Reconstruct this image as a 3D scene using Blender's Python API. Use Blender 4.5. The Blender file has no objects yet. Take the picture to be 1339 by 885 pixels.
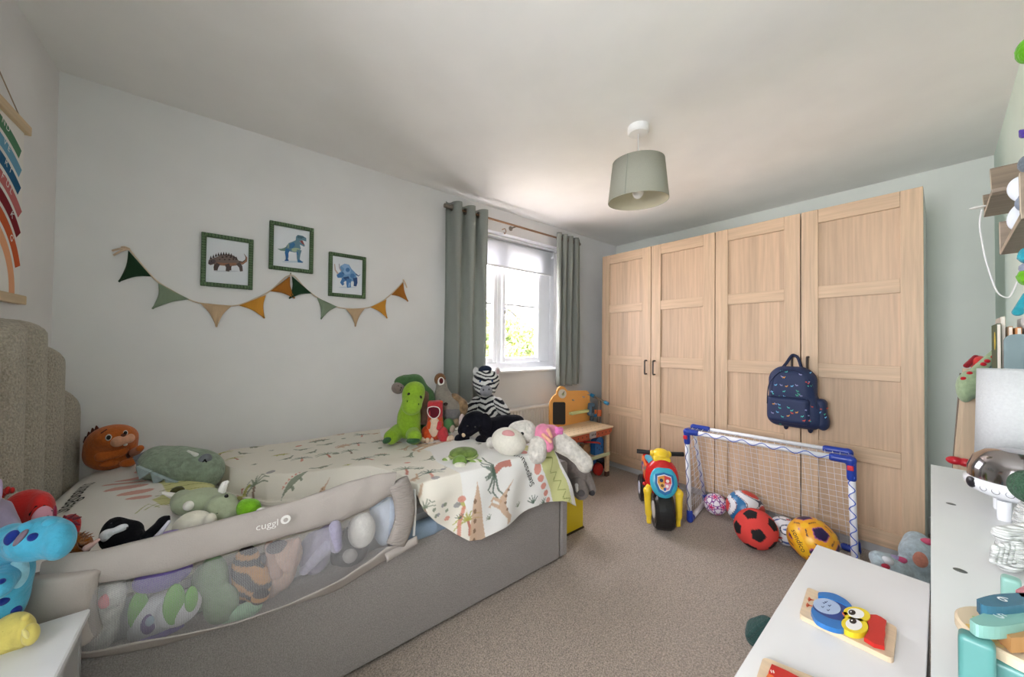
import bpy, math, random
import numpy as np
from mathutils import Vector, Matrix
C = bpy.data.collections.new('room'); bpy.context.scene.collection.children.link(C)
R = math.radians
# ---------------------------------------------------------------- camera
CAM = np.array([0, 0, 1.164]); F = 457.43
FW = np.array([0.63271903, 0.77424727, 0.01441492]); RT = np.array([0.77417738, -0.63287001, 0.01117747]); UP = np.array([-0.0177769, -0.00408751, 0.99983362])
sc = bpy.context.scene
cd = bpy.data.cameras.new('camera'); cam = bpy.data.objects.new('camera', cd); C.objects.link(cam)
cd.sensor_width = 36; cd.lens = F/1339*36; cd.clip_start = 0.02; cd.clip_end = 200
cam.matrix_world = Matrix(((RT[0], UP[0], -FW[0], CAM[0]), (RT[1], UP[1], -FW[1], CAM[1]), (RT[2], UP[2], -FW[2], CAM[2]), (0, 0, 0, 1)))
sc.camera = cam
# ---------------------------------------------------------------- light
sc.view_settings.view_transform = 'Standard'; sc.view_settings.look = 'None'; sc.view_settings.gamma = 1; sc.view_settings.use_curve_mapping = False
sc.view_settings.exposure = 0.74
w = bpy.data.worlds.new('sky'); sc.world = w; w.use_nodes = True
bg = w.node_tree.nodes['Background']; bg.inputs[0].default_value = (0.98, 0.95, 1.03, 1); bg.inputs[1].default_value = 11
def area(name, loc, size, target, power, col=(1, 1, 1), portal=False):
    l = bpy.data.lights.new(name, 'AREA'); l.shape = 'RECTANGLE'; l.size, l.size_y = size; l.energy = power; l.color = col
    o = bpy.data.objects.new(name, l); C.objects.link(o); o.location = loc
    o.rotation_euler = (Vector(target)-Vector(loc)).to_track_quat('-Z', 'Y').to_euler()
    if portal: l.cycles.is_portal = True
    return o
area('window_portal', (1.96, 2.47, 1.5), (1.24, 1.2), (2.02, 0, 1.5), 0, portal=True)
area('added_landing_fill', (-1.655, 0.34, 1.40), (1.3, 1.1), (2.0, 0.34, 1.40), 58, (.96, 0.96, 1.0))  # unseen fill light added on the landing, no window is built there
sun = bpy.data.lights.new('sun', 'SUN'); sun.energy = 30; sun.angle = R(1); sun.color = (1, .95, .86)
so = bpy.data.objects.new('sun', sun); C.objects.link(so); so.rotation_euler = Vector((-.45, .62, -.7)).to_track_quat('-Z', 'Y').to_euler()
# ---------------------------------------------------------------- pixel helpers: a pixel plus a real depth gives a world point
def ray(x, y): return FW+RT*(x-669.5)/F-UP*(y-442.5)/F
def on(ax, v, x, y):
    d = ray(x, y); i = 'xyz'.index(ax); return CAM+d*(v-CAM[i])/d[i]
# ---------------------------------------------------------------- materials
def lin(c):
    c = [v/255 for v in c[:3]]; return tuple((v/12.92 if v <= .04045 else ((v+.055)/1.055)**2.4) for v in c)
MATS = {}
def mat(name, rgb=None, rough=.6, bump=0, scale=60, vary=0, vscale=None, metal=0, sheen=0, emit=0, vc=False, detail=3, transl=0, spec=.5, stretch=None, coat=0, kind='noise'):
    if name in MATS: return MATS[name]
    m = bpy.data.materials.new(name); m.use_nodes = True; n = m.node_tree.nodes; l = m.node_tree.links; b = n['Principled BSDF']
    b.inputs['Roughness'].default_value = rough; b.inputs['Metallic'].default_value = metal; b.inputs['Specular IOR Level'].default_value = spec
    if coat: b.inputs['Coat Weight'].default_value = coat
    if sheen: b.inputs['Sheen Weight'].default_value = sheen; b.inputs['Sheen Roughness'].default_value = .5
    col = None
    if vc:
        a = n.new('ShaderNodeAttribute'); a.attribute_name = 'Col'; col = a.outputs['Color']
    else:
        rg = n.new('ShaderNodeRGB'); rg.outputs[0].default_value = (*lin(rgb), 1); col = rg.outputs[0]
    tc = n.new('ShaderNodeTexCoord'); co = tc.outputs['Object']
    if stretch:
        mp = n.new('ShaderNodeMapping'); mp.inputs['Scale'].default_value = stretch; l.new(co, mp.inputs[0]); co = mp.outputs[0]
    if vary:
        t = n.new('ShaderNodeTexNoise'); t.inputs['Scale'].default_value = vscale or scale; t.inputs['Detail'].default_value = detail; l.new(co, t.inputs['Vector'])
        mr = n.new('ShaderNodeMapRange'); mr.inputs[1].default_value = .3; mr.inputs[2].default_value = .7; mr.inputs[3].default_value = 1-vary; mr.inputs[4].default_value = 1+vary*.6; l.new(t.outputs[0], mr.inputs[0])
        mx = n.new('ShaderNodeVectorMath'); mx.operation = 'SCALE'; l.new(col, mx.inputs[0]); l.new(mr.outputs[0], mx.inputs['Scale']); col = mx.outputs[0]
    l.new(col, b.inputs['Base Color'])
    if bump:
        if kind == 'voronoi':
            t = n.new('ShaderNodeTexVoronoi'); t.inputs['Scale'].default_value = scale; o = t.outputs['Distance']
        else:
            t = n.new('ShaderNodeTexNoise'); t.inputs['Scale'].default_value = scale; t.inputs['Detail'].default_value = detail; o = t.outputs[0]
        l.new(co, t.inputs['Vector'])
        bp = n.new('ShaderNodeBump'); bp.inputs['Strength'].default_value = min(1, bump); bp.inputs['Distance'].default_value = .004*max(1, bump); l.new(o, bp.inputs['Height']); l.new(bp.outputs[0], b.inputs['Normal'])
    if emit: b.inputs['Emission Color'].default_value = (*lin(rgb), 1); b.inputs['Emission Strength'].default_value = emit
    if transl:
        out = n['Material Output']; tr = n.new('ShaderNodeBsdfTranslucent'); mxs = n.new('ShaderNodeMixShader'); mxs.inputs[0].default_value = transl
        l.new(col, tr.inputs[0]); l.new(b.outputs[0], mxs.inputs[1]); l.new(tr.outputs[0], mxs.inputs[2]); l.new(mxs.outputs[0], out.inputs[0])
    MATS[name] = m; return m
def plush(rgb, fuzz=.7, scale=130):
    return mat('plush_%02x%02x%02x_%d_%d' % (*rgb, fuzz*10, scale), rgb, .95, fuzz, scale, .22 if fuzz >= 1 else .12 if fuzz > .45 else .06, scale*.6, sheen=.25 if sum(rgb) > 150 else .03, spec=.1)
def cloth(rgb, bump=.25): return mat('cloth_%02x%02x%02x' % tuple(rgb), rgb, .9, bump, 500, .06, 300, sheen=.1, spec=.15)
def plastic(rgb, rough=.35): return mat('plastic_%02x%02x%02x' % tuple(rgb), rgb, rough, vary=.03, vscale=8)
def paint(rgb, rough=.7): return mat('paint_%02x%02x%02x' % tuple(rgb), rgb, rough, .05, 90, .03, 4)
def wood(name, rgb, axis='z', vary=.2, staves=0):
    if name in MATS: return MATS[name]
    st = {'x': (2, 45, 45), 'y': (45, 2, 45), 'z': (45, 45, 2)}[axis]
    m = mat(name, rgb, .5, .12, 3, vary, 1.6, detail=5, stretch=st)
    if staves:                                                         # veneer made of joined staves of slightly different tone
        n = m.node_tree.nodes; l = m.node_tree.links; b = n['Principled BSDF']; src = b.inputs['Base Color'].links[0].from_socket
        tc = n.new('ShaderNodeTexCoord'); sp = n.new('ShaderNodeSeparateXYZ'); l.new(tc.outputs['Object'], sp.inputs[0])
        mu = n.new('ShaderNodeMath'); mu.operation = 'MULTIPLY'; mu.inputs[1].default_value = staves; l.new(sp.outputs[1], mu.inputs[0])
        fl = n.new('ShaderNodeMath'); fl.operation = 'FLOOR'; l.new(mu.outputs[0], fl.inputs[0])
        wn = n.new('ShaderNodeTexWhiteNoise'); wn.noise_dimensions = '1D'; l.new(fl.outputs[0], wn.inputs['W'])
        mr = n.new('ShaderNodeMapRange'); mr.inputs[3].default_value = .9; mr.inputs[4].default_value = 1.08; l.new(wn.outputs[0], mr.inputs[0])
        mx = n.new('ShaderNodeVectorMath'); mx.operation = 'SCALE'; l.new(src, mx.inputs[0]); l.new(mr.outputs[0], mx.inputs['Scale']); l.new(mx.outputs[0], b.inputs['Base Color'])
    return m
PRINT = mat('printed', rough=.85, vc=True, spec=.1); PRINTC = mat('printed_cotton', rough=.9, vc=True, bump=.2, scale=600, vary=.03, spec=.1, sheen=.1); PGLOSS = mat('printed_gloss', rough=.35, vc=True)
PPLUSH = mat('printed_plush', rough=.95, vc=True, bump=.7, scale=120, vary=.15, spec=.1, sheen=.2)
# ---------------------------------------------------------------- objects
def thing(name, label, cat, loc=(0, 0, 0), rotz=0, group=None):
    o = bpy.data.objects.new(name, None); C.objects.link(o); o.empty_display_size = .05
    o.location = loc; o.rotation_euler = (0, 0, rotz); o['label'] = label; o['category'] = cat
    if group: o['group'] = group
    return o
def tag(o, label, cat, group=None, kind=None):
    o['label'] = label; o['category'] = cat
    if group: o['group'] = group
    if kind: o['kind'] = kind
    return o
def org(p):
    v = Vector((0, 0, 0))
    while p: v = v+p.location; p = p.parent
    return v
def obj(name, g, m=None, parent=None, smooth=False, local=False, label=None, cols=None, origin=None):
    """g = (verts, faces) in world space (or the parent's space with local=True); linked as ONE mesh object"""
    V = np.array(g[0], float).reshape(-1, 3)
    if parent is not None and not local: V = V-np.array(org(parent))
    me = bpy.data.meshes.new(name)
    loc = None
    if parent is None and len(V):
        loc = np.array(origin) if origin is not None else np.array([(V[:, 0].min()+V[:, 0].max())/2, (V[:, 1].min()+V[:, 1].max())/2, V[:, 2].min()]); V = V-loc
    Fc = g[1]
    if isinstance(Fc, np.ndarray):
        n, k = Fc.shape; me.vertices.add(len(V)); me.vertices.foreach_set('co', V.ravel()); me.loops.add(n*k); me.loops.foreach_set('vertex_index', Fc.ravel().astype(np.int32))
        me.polygons.add(n); me.polygons.foreach_set('loop_start', np.arange(0, n*k, k, dtype=np.int32)); me.polygons.foreach_set('loop_total', np.full(n, k, np.int32)); me.update(calc_edges=True); me.validate()
    else: me.from_pydata([tuple(v) for v in V], [], [tuple(f) for f in Fc])
    if m: me.materials.append(m)
    if smooth: me.polygons.foreach_set('use_smooth', [True]*len(me.polygons))
    if cols is not None:
        cols = np.array(cols, float)
        if len(cols) == len(me.vertices) and len(cols) != len(me.polygons):
            a = me.color_attributes.new('Col', 'FLOAT_COLOR', 'POINT'); a.data.foreach_set('color', np.c_[cols, np.ones(len(cols))].astype(np.float32).ravel())
        else:
            a = me.color_attributes.new('Col', 'FLOAT_COLOR', 'CORNER'); tot = np.zeros(len(me.polygons), int); me.polygons.foreach_get('loop_total', tot)
            cc = np.repeat(np.c_[cols, np.ones(len(cols))], tot, axis=0); a.data.foreach_set('color', cc.astype(np.float32).ravel())
    o = bpy.data.objects.new(name, me); C.objects.link(o)
    if loc is not None: o.location = tuple(loc)
    if parent is not None: o.parent = parent
    if label: o['label'] = label
    return o
def struct(name, g, m, parent=None, **k):
    o = obj(name, g, m, parent, **k)
    if parent is None: o['kind'] = 'structure'
    return o
def join(*gs):
    V = []; Fs = []; n = 0
    for g in gs:
        v = [tuple(p) for p in g[0]]; V += v; Fs += [tuple(int(i)+n for i in f) for f in g[1]]; n += len(v)
    return V, Fs
def rotm(rx=0, ry=0, rz=0): return np.array((Matrix.Rotation(R(rz), 3, 'Z') @ Matrix.Rotation(R(ry), 3, 'Y') @ Matrix.Rotation(R(rx), 3, 'X')))
def xf(g, rot=None, loc=(0, 0, 0)):
    V = np.array(g[0], float)
    if rot is not None: V = V @ rot.T
    return V+np.array(loc), g[1]
def box(x0, x1, y0, y1, z0, z1, b=0.0):
    """box with chamfered edges of width b"""
    if x0 > x1: x0, x1 = x1, x0
    if y0 > y1: y0, y1 = y1, y0
    if z0 > z1: z0, z1 = z1, z0
    b = min(b, (x1-x0)/2.01, (y1-y0)/2.01, (z1-z0)/2.01)
    if b <= 0:
        return ([(x0, y0, z0), (x1, y0, z0), (x1, y1, z0), (x0, y1, z0), (x0, y0, z1), (x1, y0, z1), (x1, y1, z1), (x0, y1, z1)],
                [(0, 3, 2, 1), (4, 5, 6, 7), (0, 1, 5, 4), (1, 2, 6, 5), (2, 3, 7, 6), (3, 0, 4, 7)])
    V = []; idx = {}
    for sx in (0, 1):
        for sy in (0, 1):
            for sz in (0, 1):
                cx, cy, cz = (x0, x1)[sx], (y0, y1)[sy], (z0, z1)[sz]; dx, dy, dz = (b, -b)[sx], (b, -b)[sy], (b, -b)[sz]
                idx[sx, sy, sz] = len(V); V += [(cx, cy+dy, cz+dz), (cx+dx, cy, cz+dz), (cx+dx, cy+dy, cz)]
    I = lambda a, k: idx[a]+k
    Fs = []
    for s in (0, 1):
        Fs.append([I((s, 0, 0), 0), I((s, 1, 0), 0), I((s, 1, 1), 0), I((s, 0, 1), 0)][::1 if s else -1])
        Fs.append([I((0, s, 0), 1), I((1, s, 0), 1), I((1, s, 1), 1), I((0, s, 1), 1)][::-1 if s else 1])
        Fs.append([I((0, 0, s), 2), I((1, 0, s), 2), I((1, 1, s), 2), I((0, 1, s), 2)][::1 if s else -1])
    for a in (0, 1):
        for c in (0, 1):
            Fs.append([I((a, c, 0), 0), I((a, c, 0), 1), I((a, c, 1), 1), I((a, c, 1), 0)][::1 if a == c else -1])
            Fs.append([I((a, 0, c), 0), I((a, 1, c), 0), I((a, 1, c), 2), I((a, 0, c), 2)][::1 if a == c else -1])
            Fs.append([I((0, a, c), 1), I((1, a, c), 1), I((1, a, c), 2), I((0, a, c), 2)][::-1 if a == c else 1])
            for d in (0, 1): Fs.append([I((a, c, d), 0), I((a, c, d), 1), I((a, c, d), 2)][::1 if (a+c+d) % 2 else -1])
    return V, Fs
def tube(pts, r, n=8, caps=True, closed=False):
    P = [Vector(p) for p in pts]; r = r if hasattr(r, '__len__') else [r]*len(P); V = []; Fs = []; prev = None; N = len(P)
    for i, p in enumerate(P):
        t = (P[(i+1) % N]-P[i-1]) if closed else (P[min(i+1, N-1)]-P[max(i-1, 0)])
        t = t.normalized() if t.length else Vector((0, 0, 1))
        if prev is None: a = t.orthogonal().normalized()
        else:
            a = prev-t*prev.dot(t); a = a.normalized() if a.length > 1e-6 else t.orthogonal().normalized()
        prev = a; b = t.cross(a)
        for k in range(n):
            an = 2*math.pi*k/n; V.append(tuple(p+(a*math.cos(an)+b*math.sin(an))*r[i]))
    for i in range(N if closed else N-1):
        j = (i+1) % N
        for k in range(n): Fs.append((i*n+k, i*n+(k+1) % n, j*n+(k+1) % n, j*n+k))
    if caps and not closed: Fs += [tuple(range(n-1, -1, -1)), tuple((N-1)*n+k for k in range(n))]
    return V, Fs
def spline(pts, n=6):
    P = [np.array(p, float) for p in pts]; out = []
    for i in range(len(P)-1):
        p0, p1, p2, p3 = P[max(i-1, 0)], P[i], P[i+1], P[min(i+2, len(P)-1)]
        for k in range(n):
            t = k/n; out.append(.5*((2*p1)+(-p0+p2)*t+(2*p0-5*p1+4*p2-p3)*t*t+(-p0+3*p1-3*p2+p3)*t**3))
    out.append(P[-1]); return out
def lathe(prof, c=(0, 0, 0), n=32, axis='z'):
    V = []; Fs = []; m = len(prof)
    for k in range(n):
        a = 2*math.pi*k/n
        for r, z in prof:
            p = (r*math.cos(a), r*math.sin(a), z)
            if axis == 'x': p = (p[2], p[0], p[1])
            if axis == 'y': p = (p[1], p[2], p[0])
            V.append((c[0]+p[0], c[1]+p[1], c[2]+p[2]))
    for k in range(n):
        j = (k+1) % n
        for i in range(m-1): Fs.append((k*m+i, j*m+i, j*m+i+1, k*m+i+1))
    return V, Fs
def ell(c, r, rot=None, nu=20, nv=12):
    V = []; Fs = []; rot = np.eye(3) if rot is None else rot; r = (r, r, r) if not hasattr(r, '__len__') else r
    for i in range(nv+1):
        ph = math.pi*i/nv
        for k in range(nu):
            a = 2*math.pi*k/nu; V.append(tuple(np.array(c)+rot @ np.array([r[0]*math.sin(ph)*math.cos(a), r[1]*math.sin(ph)*math.sin(a), r[2]*math.cos(ph)])))
    for i in range(nv):
        for k in range(nu): Fs.append((i*nu+k, (i+1)*nu+k, (i+1)*nu+(k+1) % nu, i*nu+(k+1) % nu))
    return V, Fs
def prism(poly, o, ax, ay, h):
    """polygon (a, b) in the plane o + a*ax + b*ay, extruded by vector h both caps"""
    o, ax, ay, h = (np.array(v, float) for v in (o, ax, ay, h)); n = len(poly); B = [o+a*ax+b*ay for a, b in poly]
    V = B+[p+h for p in B]; Fs = [tuple(range(n)), tuple(range(2*n-1, n-1, -1))]+[(i, n+i, n+(i+1) % n, (i+1) % n) for i in range(n)]
    ar = sum(poly[i][0]*poly[(i+1) % n][1]-poly[(i+1) % n][0]*poly[i][1] for i in range(n)); s = ar*np.dot(np.cross(ax, ay), h)
    if s > 0: Fs = [f[::-1] for f in Fs]
    return V, Fs
def circ(cx, cy, r, n=24, ry=None, a0=0, a1=360, rot=0):
    ry = ry or r; c, s = math.cos(R(rot)), math.sin(R(rot)); out = []
    full = abs(a1-a0-360) < 1e-6
    for i in range(n if full else n+1):
        a = R(a0+(a1-a0)*i/n); x, y = r*math.cos(a), ry*math.sin(a); out.append((cx+x*c-y*s, cy+x*s+y*c))
    return out
def rrect(x0, x1, y0, y1, r, n=5): return circ(x1-r, y1-r, r, n, a0=0, a1=90)+circ(x0+r, y1-r, r, n, a0=90, a1=180)+circ(x0+r, y0+r, r, n, a0=180, a1=270)+circ(x1-r, y0+r, r, n, a0=270, a1=359.99)
def grid(fn, nu, nv):
    u, v = np.meshgrid(np.linspace(0, 1, nu+1), np.linspace(0, 1, nv+1), indexing='ij'); X, Y, Z = fn(u, v)
    V = np.stack([X, Y, Z], -1).reshape(-1, 3); i = np.arange((nu+1)*(nv+1)).reshape(nu+1, nv+1)
    return V, np.stack([i[:-1, :-1], i[1:, :-1], i[1:, 1:], i[:-1, 1:]], -1).reshape(-1, 4), u, v
def text_geo(s, size):
    c = bpy.data.curves.new('t', 'FONT'); c.body = s; c.size = size; c.resolution_u = 3; o = bpy.data.objects.new('t', c); C.objects.link(o)
    me = o.to_mesh(); V = np.array([v.co[:] for v in me.vertices]).reshape(-1, 3); Fs = [tuple(p.vertices) for p in me.polygons]; o.to_mesh_clear(); bpy.data.objects.remove(o); return V, Fs
def text(name, s, size, o, ax, ay, m, parent, eps=.001, centre=False):
    V, Fs = text_geo(s, size); ax, ay = np.array(ax, float), np.array(ay, float)
    if centre: V[:, 0] -= (V[:, 0].min()+V[:, 0].max())/2; V[:, 1] -= (V[:, 1].min()+V[:, 1].max())/2
    W = np.array(o)+V[:, :1]*ax+V[:, 1:2]*ay+np.cross(ax, ay)*eps
    return obj(name, (W, Fs), m, parent)
def decal(name, shapes, o, ax, ay, parent, m=None, eps=.0004, local=False):
    """flat print: (polygon, rgb) pairs stacked a hair above each other on a real surface"""
    o, ax, ay = (np.array(v, float) for v in (o, ax, ay)); nr = np.cross(ax, ay); V = []; Fs = []; cs = []
    for i, (poly, rgb) in enumerate(shapes):
        n = len(V); V += [tuple(o+a*ax+b*ay+nr*eps*(1+i*.15)) for a, b in poly]; Fs.append(tuple(range(n, n+len(poly)))); cs.append(lin(rgb))
    return obj(name, (V, Fs), m or PRINT, parent, cols=cs, local=local)
def stroke(pts, wd, taper=1):
    P = [np.array(p[:2], float) for p in pts]; L = []; Rr = []; n = len(P)
    for i in range(n):
        t = P[min(i+1, n-1)]-P[max(i-1, 0)]; t = t/(np.hypot(*t)+1e-9); q = wd/2*(1+(taper-1)*i/max(1, n-1)); nn = np.array([-t[1], t[0]])*q
        L.append(tuple(P[i]+nn)); Rr.append(tuple(P[i]-nn))
    return L+Rr[::-1]
# ---------------------------------------------------------------- soft shapes: smooth union of ellipsoids / capsules / round boxes, meshed by surface nets
def sdf(prims, P, k):
    D = None; near = None
    for i, p in enumerate(prims):
        if p[0] == 'e':
            q = P-p[1]
            if p[3] is not None: q = q @ p[3]
            r = np.array(p[2], float); k0 = np.linalg.norm(q/r, axis=-1); k1 = np.linalg.norm(q/r**2, axis=-1)+1e-9; d = k0*(k0-1)/k1
        elif p[0] == 'c':
            a, b, r0, r1 = np.array(p[1]), np.array(p[2]), p[3], p[4]; ab = b-a; t = np.clip(((P-a) @ ab)/(ab @ ab+1e-12), 0, 1); d = np.linalg.norm(P-a-t[..., None]*ab, axis=-1)-(r0+(r1-r0)*t)
        else:
            q = P-p[1]
            if p[3] is not None: q = q @ p[3]
            q = np.abs(q)-(np.array(p[2])-p[4]); d = np.linalg.norm(np.maximum(q, 0), axis=-1)+np.minimum(q.max(-1), 0)-p[4]
        if D is None: D = d
        else: h = np.clip(.5+.5*(D-d)/k, 0, 1); D = D*(1-h)+d*h-k*h*(1-h)
    return D
def blob(prims, k=.012, res=None, wob=0, seed=0):
    lo = []; hi = []
    for p in prims:
        if p[0] == 'c':
            r = max(p[3], p[4]); lo += [np.array(p[1])-r, np.array(p[2])-r]; hi += [np.array(p[1])+r, np.array(p[2])+r]
        else:
            r = np.array(p[2], float); rr = np.abs(p[3]) @ r if p[3] is not None else r; lo.append(np.array(p[1])-rr); hi.append(np.array(p[1])+rr)
    lo = np.min(lo, 0); hi = np.max(hi, 0); size = (hi-lo).max(); res = res or size/44; lo = lo-res*2.5; hi = hi+res*2.5
    n = np.ceil((hi-lo)/res).astype(int)+1; ax = [lo[i]+np.arange(n[i])*res for i in range(3)]; P = np.stack(np.meshgrid(*ax, indexing='ij'), -1); D = sdf(prims, P, k)
    if wob:
        rs = np.random.RandomState(seed); W = 0
        for _ in range(4):
            f = rs.randn(3)/size*6; W = W+np.sin(P @ f+rs.rand()*6)
        D = D+wob*W/4
    S = D < 0; c = [(i, j, l) for i in (0, 1) for j in (0, 1) for l in (0, 1)]; sh = tuple(n-1)
    sl = lambda a, o: a[o[0]:o[0]+sh[0], o[1]:o[1]+sh[1], o[2]:o[2]+sh[2]]
    acc = np.zeros(sh+(3,)); cnt = np.zeros(sh)
    for a in range(8):
        for b in range(a+1, 8):
            if sum(abs(c[a][i]-c[b][i]) for i in range(3)) != 1: continue
            da, db = sl(D, c[a]), sl(D, c[b]); m = (da < 0) != (db < 0); t = np.where(m, da/(da-db+1e-20), 0)
            pos = np.array(c[a])+t[..., None]*(np.array(c[b])-np.array(c[a])); acc += pos*m[..., None]; cnt += m
    act = cnt > 0; idx = -np.ones(sh, int); idx[act] = np.arange(act.sum()); I = np.argwhere(act); V = lo+(I+acc[act]/cnt[act][:, None])*res; Fs = []
    for d in range(3):
        e = [0, 0, 0]; e[d] = 1; A = S; m = [slice(1, -1)]*3; m[d] = slice(0, -1); m2 = list(m); m2[d] = slice(1, None)
        a, b = S[tuple(m)], S[tuple(m2)]; X = np.argwhere(a != b); off = np.array([0 if i == d else 1 for i in range(3)]); X = X+off; fl = S[tuple((X).T)]
        u, v = [i for i in range(3) if i != d]; du = np.zeros(3, int); du[u] = 1; dv = np.zeros(3, int); dv[v] = 1
        q = np.stack([idx[tuple((X-du-dv).T)], idx[tuple((X-dv).T)], idx[tuple(X.T)], idx[tuple((X-du).T)]], -1)
        flip = fl ^ (d == 1); q[~flip] = q[~flip][:, ::-1]; Fs.append(q)
    return V, np.concatenate(Fs)
class Toy:
    """a soft thing measured in the photo: positions in pixels plus metres of depth, radii in pixels, turned square to its line of sight"""
    def __init__(s, name, label, cat, t, base=None, group=None):
        s.t = t; s.root = thing(name, label, cat, (0, 0, 0), 0, group); s.set = base is not None; s.base = base; s.lo = []
    def p(s, x, y, d=0): return CAM+ray(x, y)*(s.t+d/math.sqrt(1+((x-669.5)/F)**2))
    def snap(s, x, y, d, r):
        """small features sit on the surface already built instead of at a guessed depth"""
        if d > -.035 or r > .0225 or not getattr(s, 'prims', None): return s.p(x, y, d)
        D = np.linspace(-.22, .12, 171); P = np.array([s.p(x, y, q) for q in D]); h = np.where(np.min([sdf(a, P, k_) for a, k_ in s.prims], 0) < 0)[0]
        return s.p(x, y, D[h[0]]+(.3*r if r > .008 else -.1*r)) if len(h) else s.p(x, y, d)
    def fr(s, x):
        a = (x-669.5)/F; v = FW+RT*a; v = np.array([v[0], v[1], 0]); v /= np.linalg.norm(v); return np.array([[v[1], v[0], 0], [-v[0], v[1], 0], [0, 0, 1]]), 1/math.sqrt(1+a*a)
    def e(s, x, y, rx, rz, ry=None, d=0, roll=0, yaw=0):
        M, c = s.fr(x); k = s.t/F; ry = ry if ry is not None else (rx*c+rz)/2
        Rm = M @ rotm(0, -roll, yaw); return ('e', s.snap(x, y, d, ry*k), (rx*k*c, ry*k, rz*k), Rm)
    def c(s, x0, y0, x1, y1, r0, r1, d0=0, d1=0): k = s.t/F; return ('c', s.snap(x0, y0, d0, r0*k), s.snap(x1, y1, d1, r1*k), r0*k, r1*k)
    def add(s, name, prims, m, k=6, parent=None, wob=0, res=None, label=None, cols=None):
        V, Fs = blob(prims, k*s.t/F, res, wob); s.prims = getattr(s, 'prims', [])+[(list(prims), k*s.t/F)]
        if not s.set:
            b = s.base or (float((V[:, 0].min()+V[:, 0].max())/2), float((V[:, 1].min()+V[:, 1].max())/2), float(V[:, 2].min())); s.root.location = b; s.set = True
        if parent is None: parent = s.root
        return obj(name, (V, Fs), m, parent, smooth=True, label=label, cols=cols(V) if cols else None)
    def eye(s, x, y, r, d, white=None, name='eye'):
        if white: s.add('eye_white', [s.e(x, y, r*white, r*white, r*.5, d)], plastic((235, 235, 232)), 1, res=r*white*s.t/F/5)
        return s.add(name, [s.e(x, y, r, r, r*.7, d-(.004 if white else 0))], plastic((12, 12, 14), .15), 1, res=r*s.t/F/5)
# ================================================================ STRUCTURE
XL, XR, YW, YF, ZC = -.564, 3.436, 2.343, -.203, 2.29
WALL = paint((234, 233, 233)); MINT = paint((222, 238, 227)); CEIL = paint((244, 243, 240))
carpet = mat('carpet', (178, 164, 150), .97, 2.0, 210, .5, 165, sheen=.3, spec=.05, detail=4)
struct('floor', box(XL-.1, XR+.1, YF-.1, YW+.3, -.12, 0), carpet)
struct('ceiling', box(XL-.3, XR+.1, YF-.1, YW+.3, ZC, ZC+.1), CEIL)
WX0, WX1, WZ0, WZ1 = 1.34, 2.585, .935, 2.10
struct('wall_back', join(box(XL-.1, WX0, YW, YW+.3, 0, ZC), box(WX1, XR+.1, YW, YW+.3, 0, ZC), box(WX0, WX1, YW, YW+.3, 0, WZ0-.02), box(WX0, WX1, YW, YW+.3, WZ1, ZC)), WALL)
struct('wall_left', join(box(XL-.1, XL, YF-.1, -.06, 0, ZC), box(XL-.1, XL, .74, YW, 0, ZC), box(XL-.1, XL, -.06, .74, 2.02, ZC)), WALL)
struct('wall_right', box(XR, XR+.1, YF-.1, YW, 0, ZC), paint((226, 231, 224)))
struct('wall_front', box(XL, XR, YF-.1, YF, 0, ZC), MINT)
# landing beyond the open doorway: plain walls round an added area light that fills the room
struct('wall_landing', join(box(-1.8, -1.7, -.6, 1.3, -.12, ZC+.1), box(-1.7, XL-.1, -.7, -.6, -.12, ZC+.1), box(-1.7, XL-.1, 1.2, 1.3, -.12, ZC+.1), box(-1.7, XL-.1, -.6, 1.2, ZC, ZC+.1), box(XL-.11, XL-.1, -.6, -.06, 0, ZC), box(XL-.11, XL-.1, .74, 1.2, 0, ZC)), WALL)
struct('floor_landing', box(-1.7, XL-.1, -.6, 1.2, -.12, 0), carpet)
skirt = paint((240, 240, 238), .4)
struct('baseboard_back', box(XL, XR, YW-.016, YW, 0, .11, .004), skirt)
struct('baseboard_right', box(XR-.016, XR, YF+.016, YW-.016, 0, .11, .004), skirt)
struct('baseboard_front', box(XL, XR-.016, YF, YF+.016, 0, .11, .004), skirt)
struct('baseboard_left', box(XL, XL+.016, .80, YW-.016, 0, .11, .004), skirt)
struct('trim_1', join(box(XL, XL+.012, .74, .80, 0, 2.08), box(XL, XL+.012, -.12, -.06, 0, 2.08), box(XL, XL+.012, -.12, .80, 2.02, 2.08)), skirt)
# window: white plastic casement in a deep reveal
win = bpy.data.objects.new('window_1', None); C.objects.link(win); win.location = (2.015, YW+.2, WZ0); win['kind'] = 'structure'
pvc = plastic((240, 242, 246), .25); yo = YW+.147
obj('window_frame', join(box(WX0, WX0+.055, yo, yo+.07, WZ0, WZ1, .006), box(WX1-.06, WX1, yo, yo+.07, WZ0, WZ1, .006), box(2.38, WX1-.05, yo+.01, yo+.06, WZ0+.05, WZ1-.05, .004), box(WX0+.05, WX1-.05, yo, yo+.07, WZ0, WZ0+.06, .006), box(WX0+.05, WX1-.05, yo, yo+.07, WZ1-.06, WZ1, .006), box(1.86, 1.905, yo, yo+.07, WZ0+.05, WZ1-.05, .006)), pvc, win)
def sash(x0, x1, z0, z1, y):
    s = obj('sash', join(box(x0, x0+.045, y, y+.055, z0, z1, .008), box(x1-.045, x1, y, y+.055, z0, z1, .008), box(x0+.04, x1-.04, y, y+.055, z0, z0+.05, .008), box(x0+.04, x1-.04, y, y+.055, z1-.05, z1, .008)), pvc, win)
    g = obj('pane', box(x0+.04, x1-.04, y+.025, y+.031, z0+.045, z1-.045), glass, s)
    obj('glazing_bar', box(x0+.04, x1-.04, y+.018, y+.038, (z0+z1)/2-.011, (z0+z1)/2+.011, .003), pvc, s); return s
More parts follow.
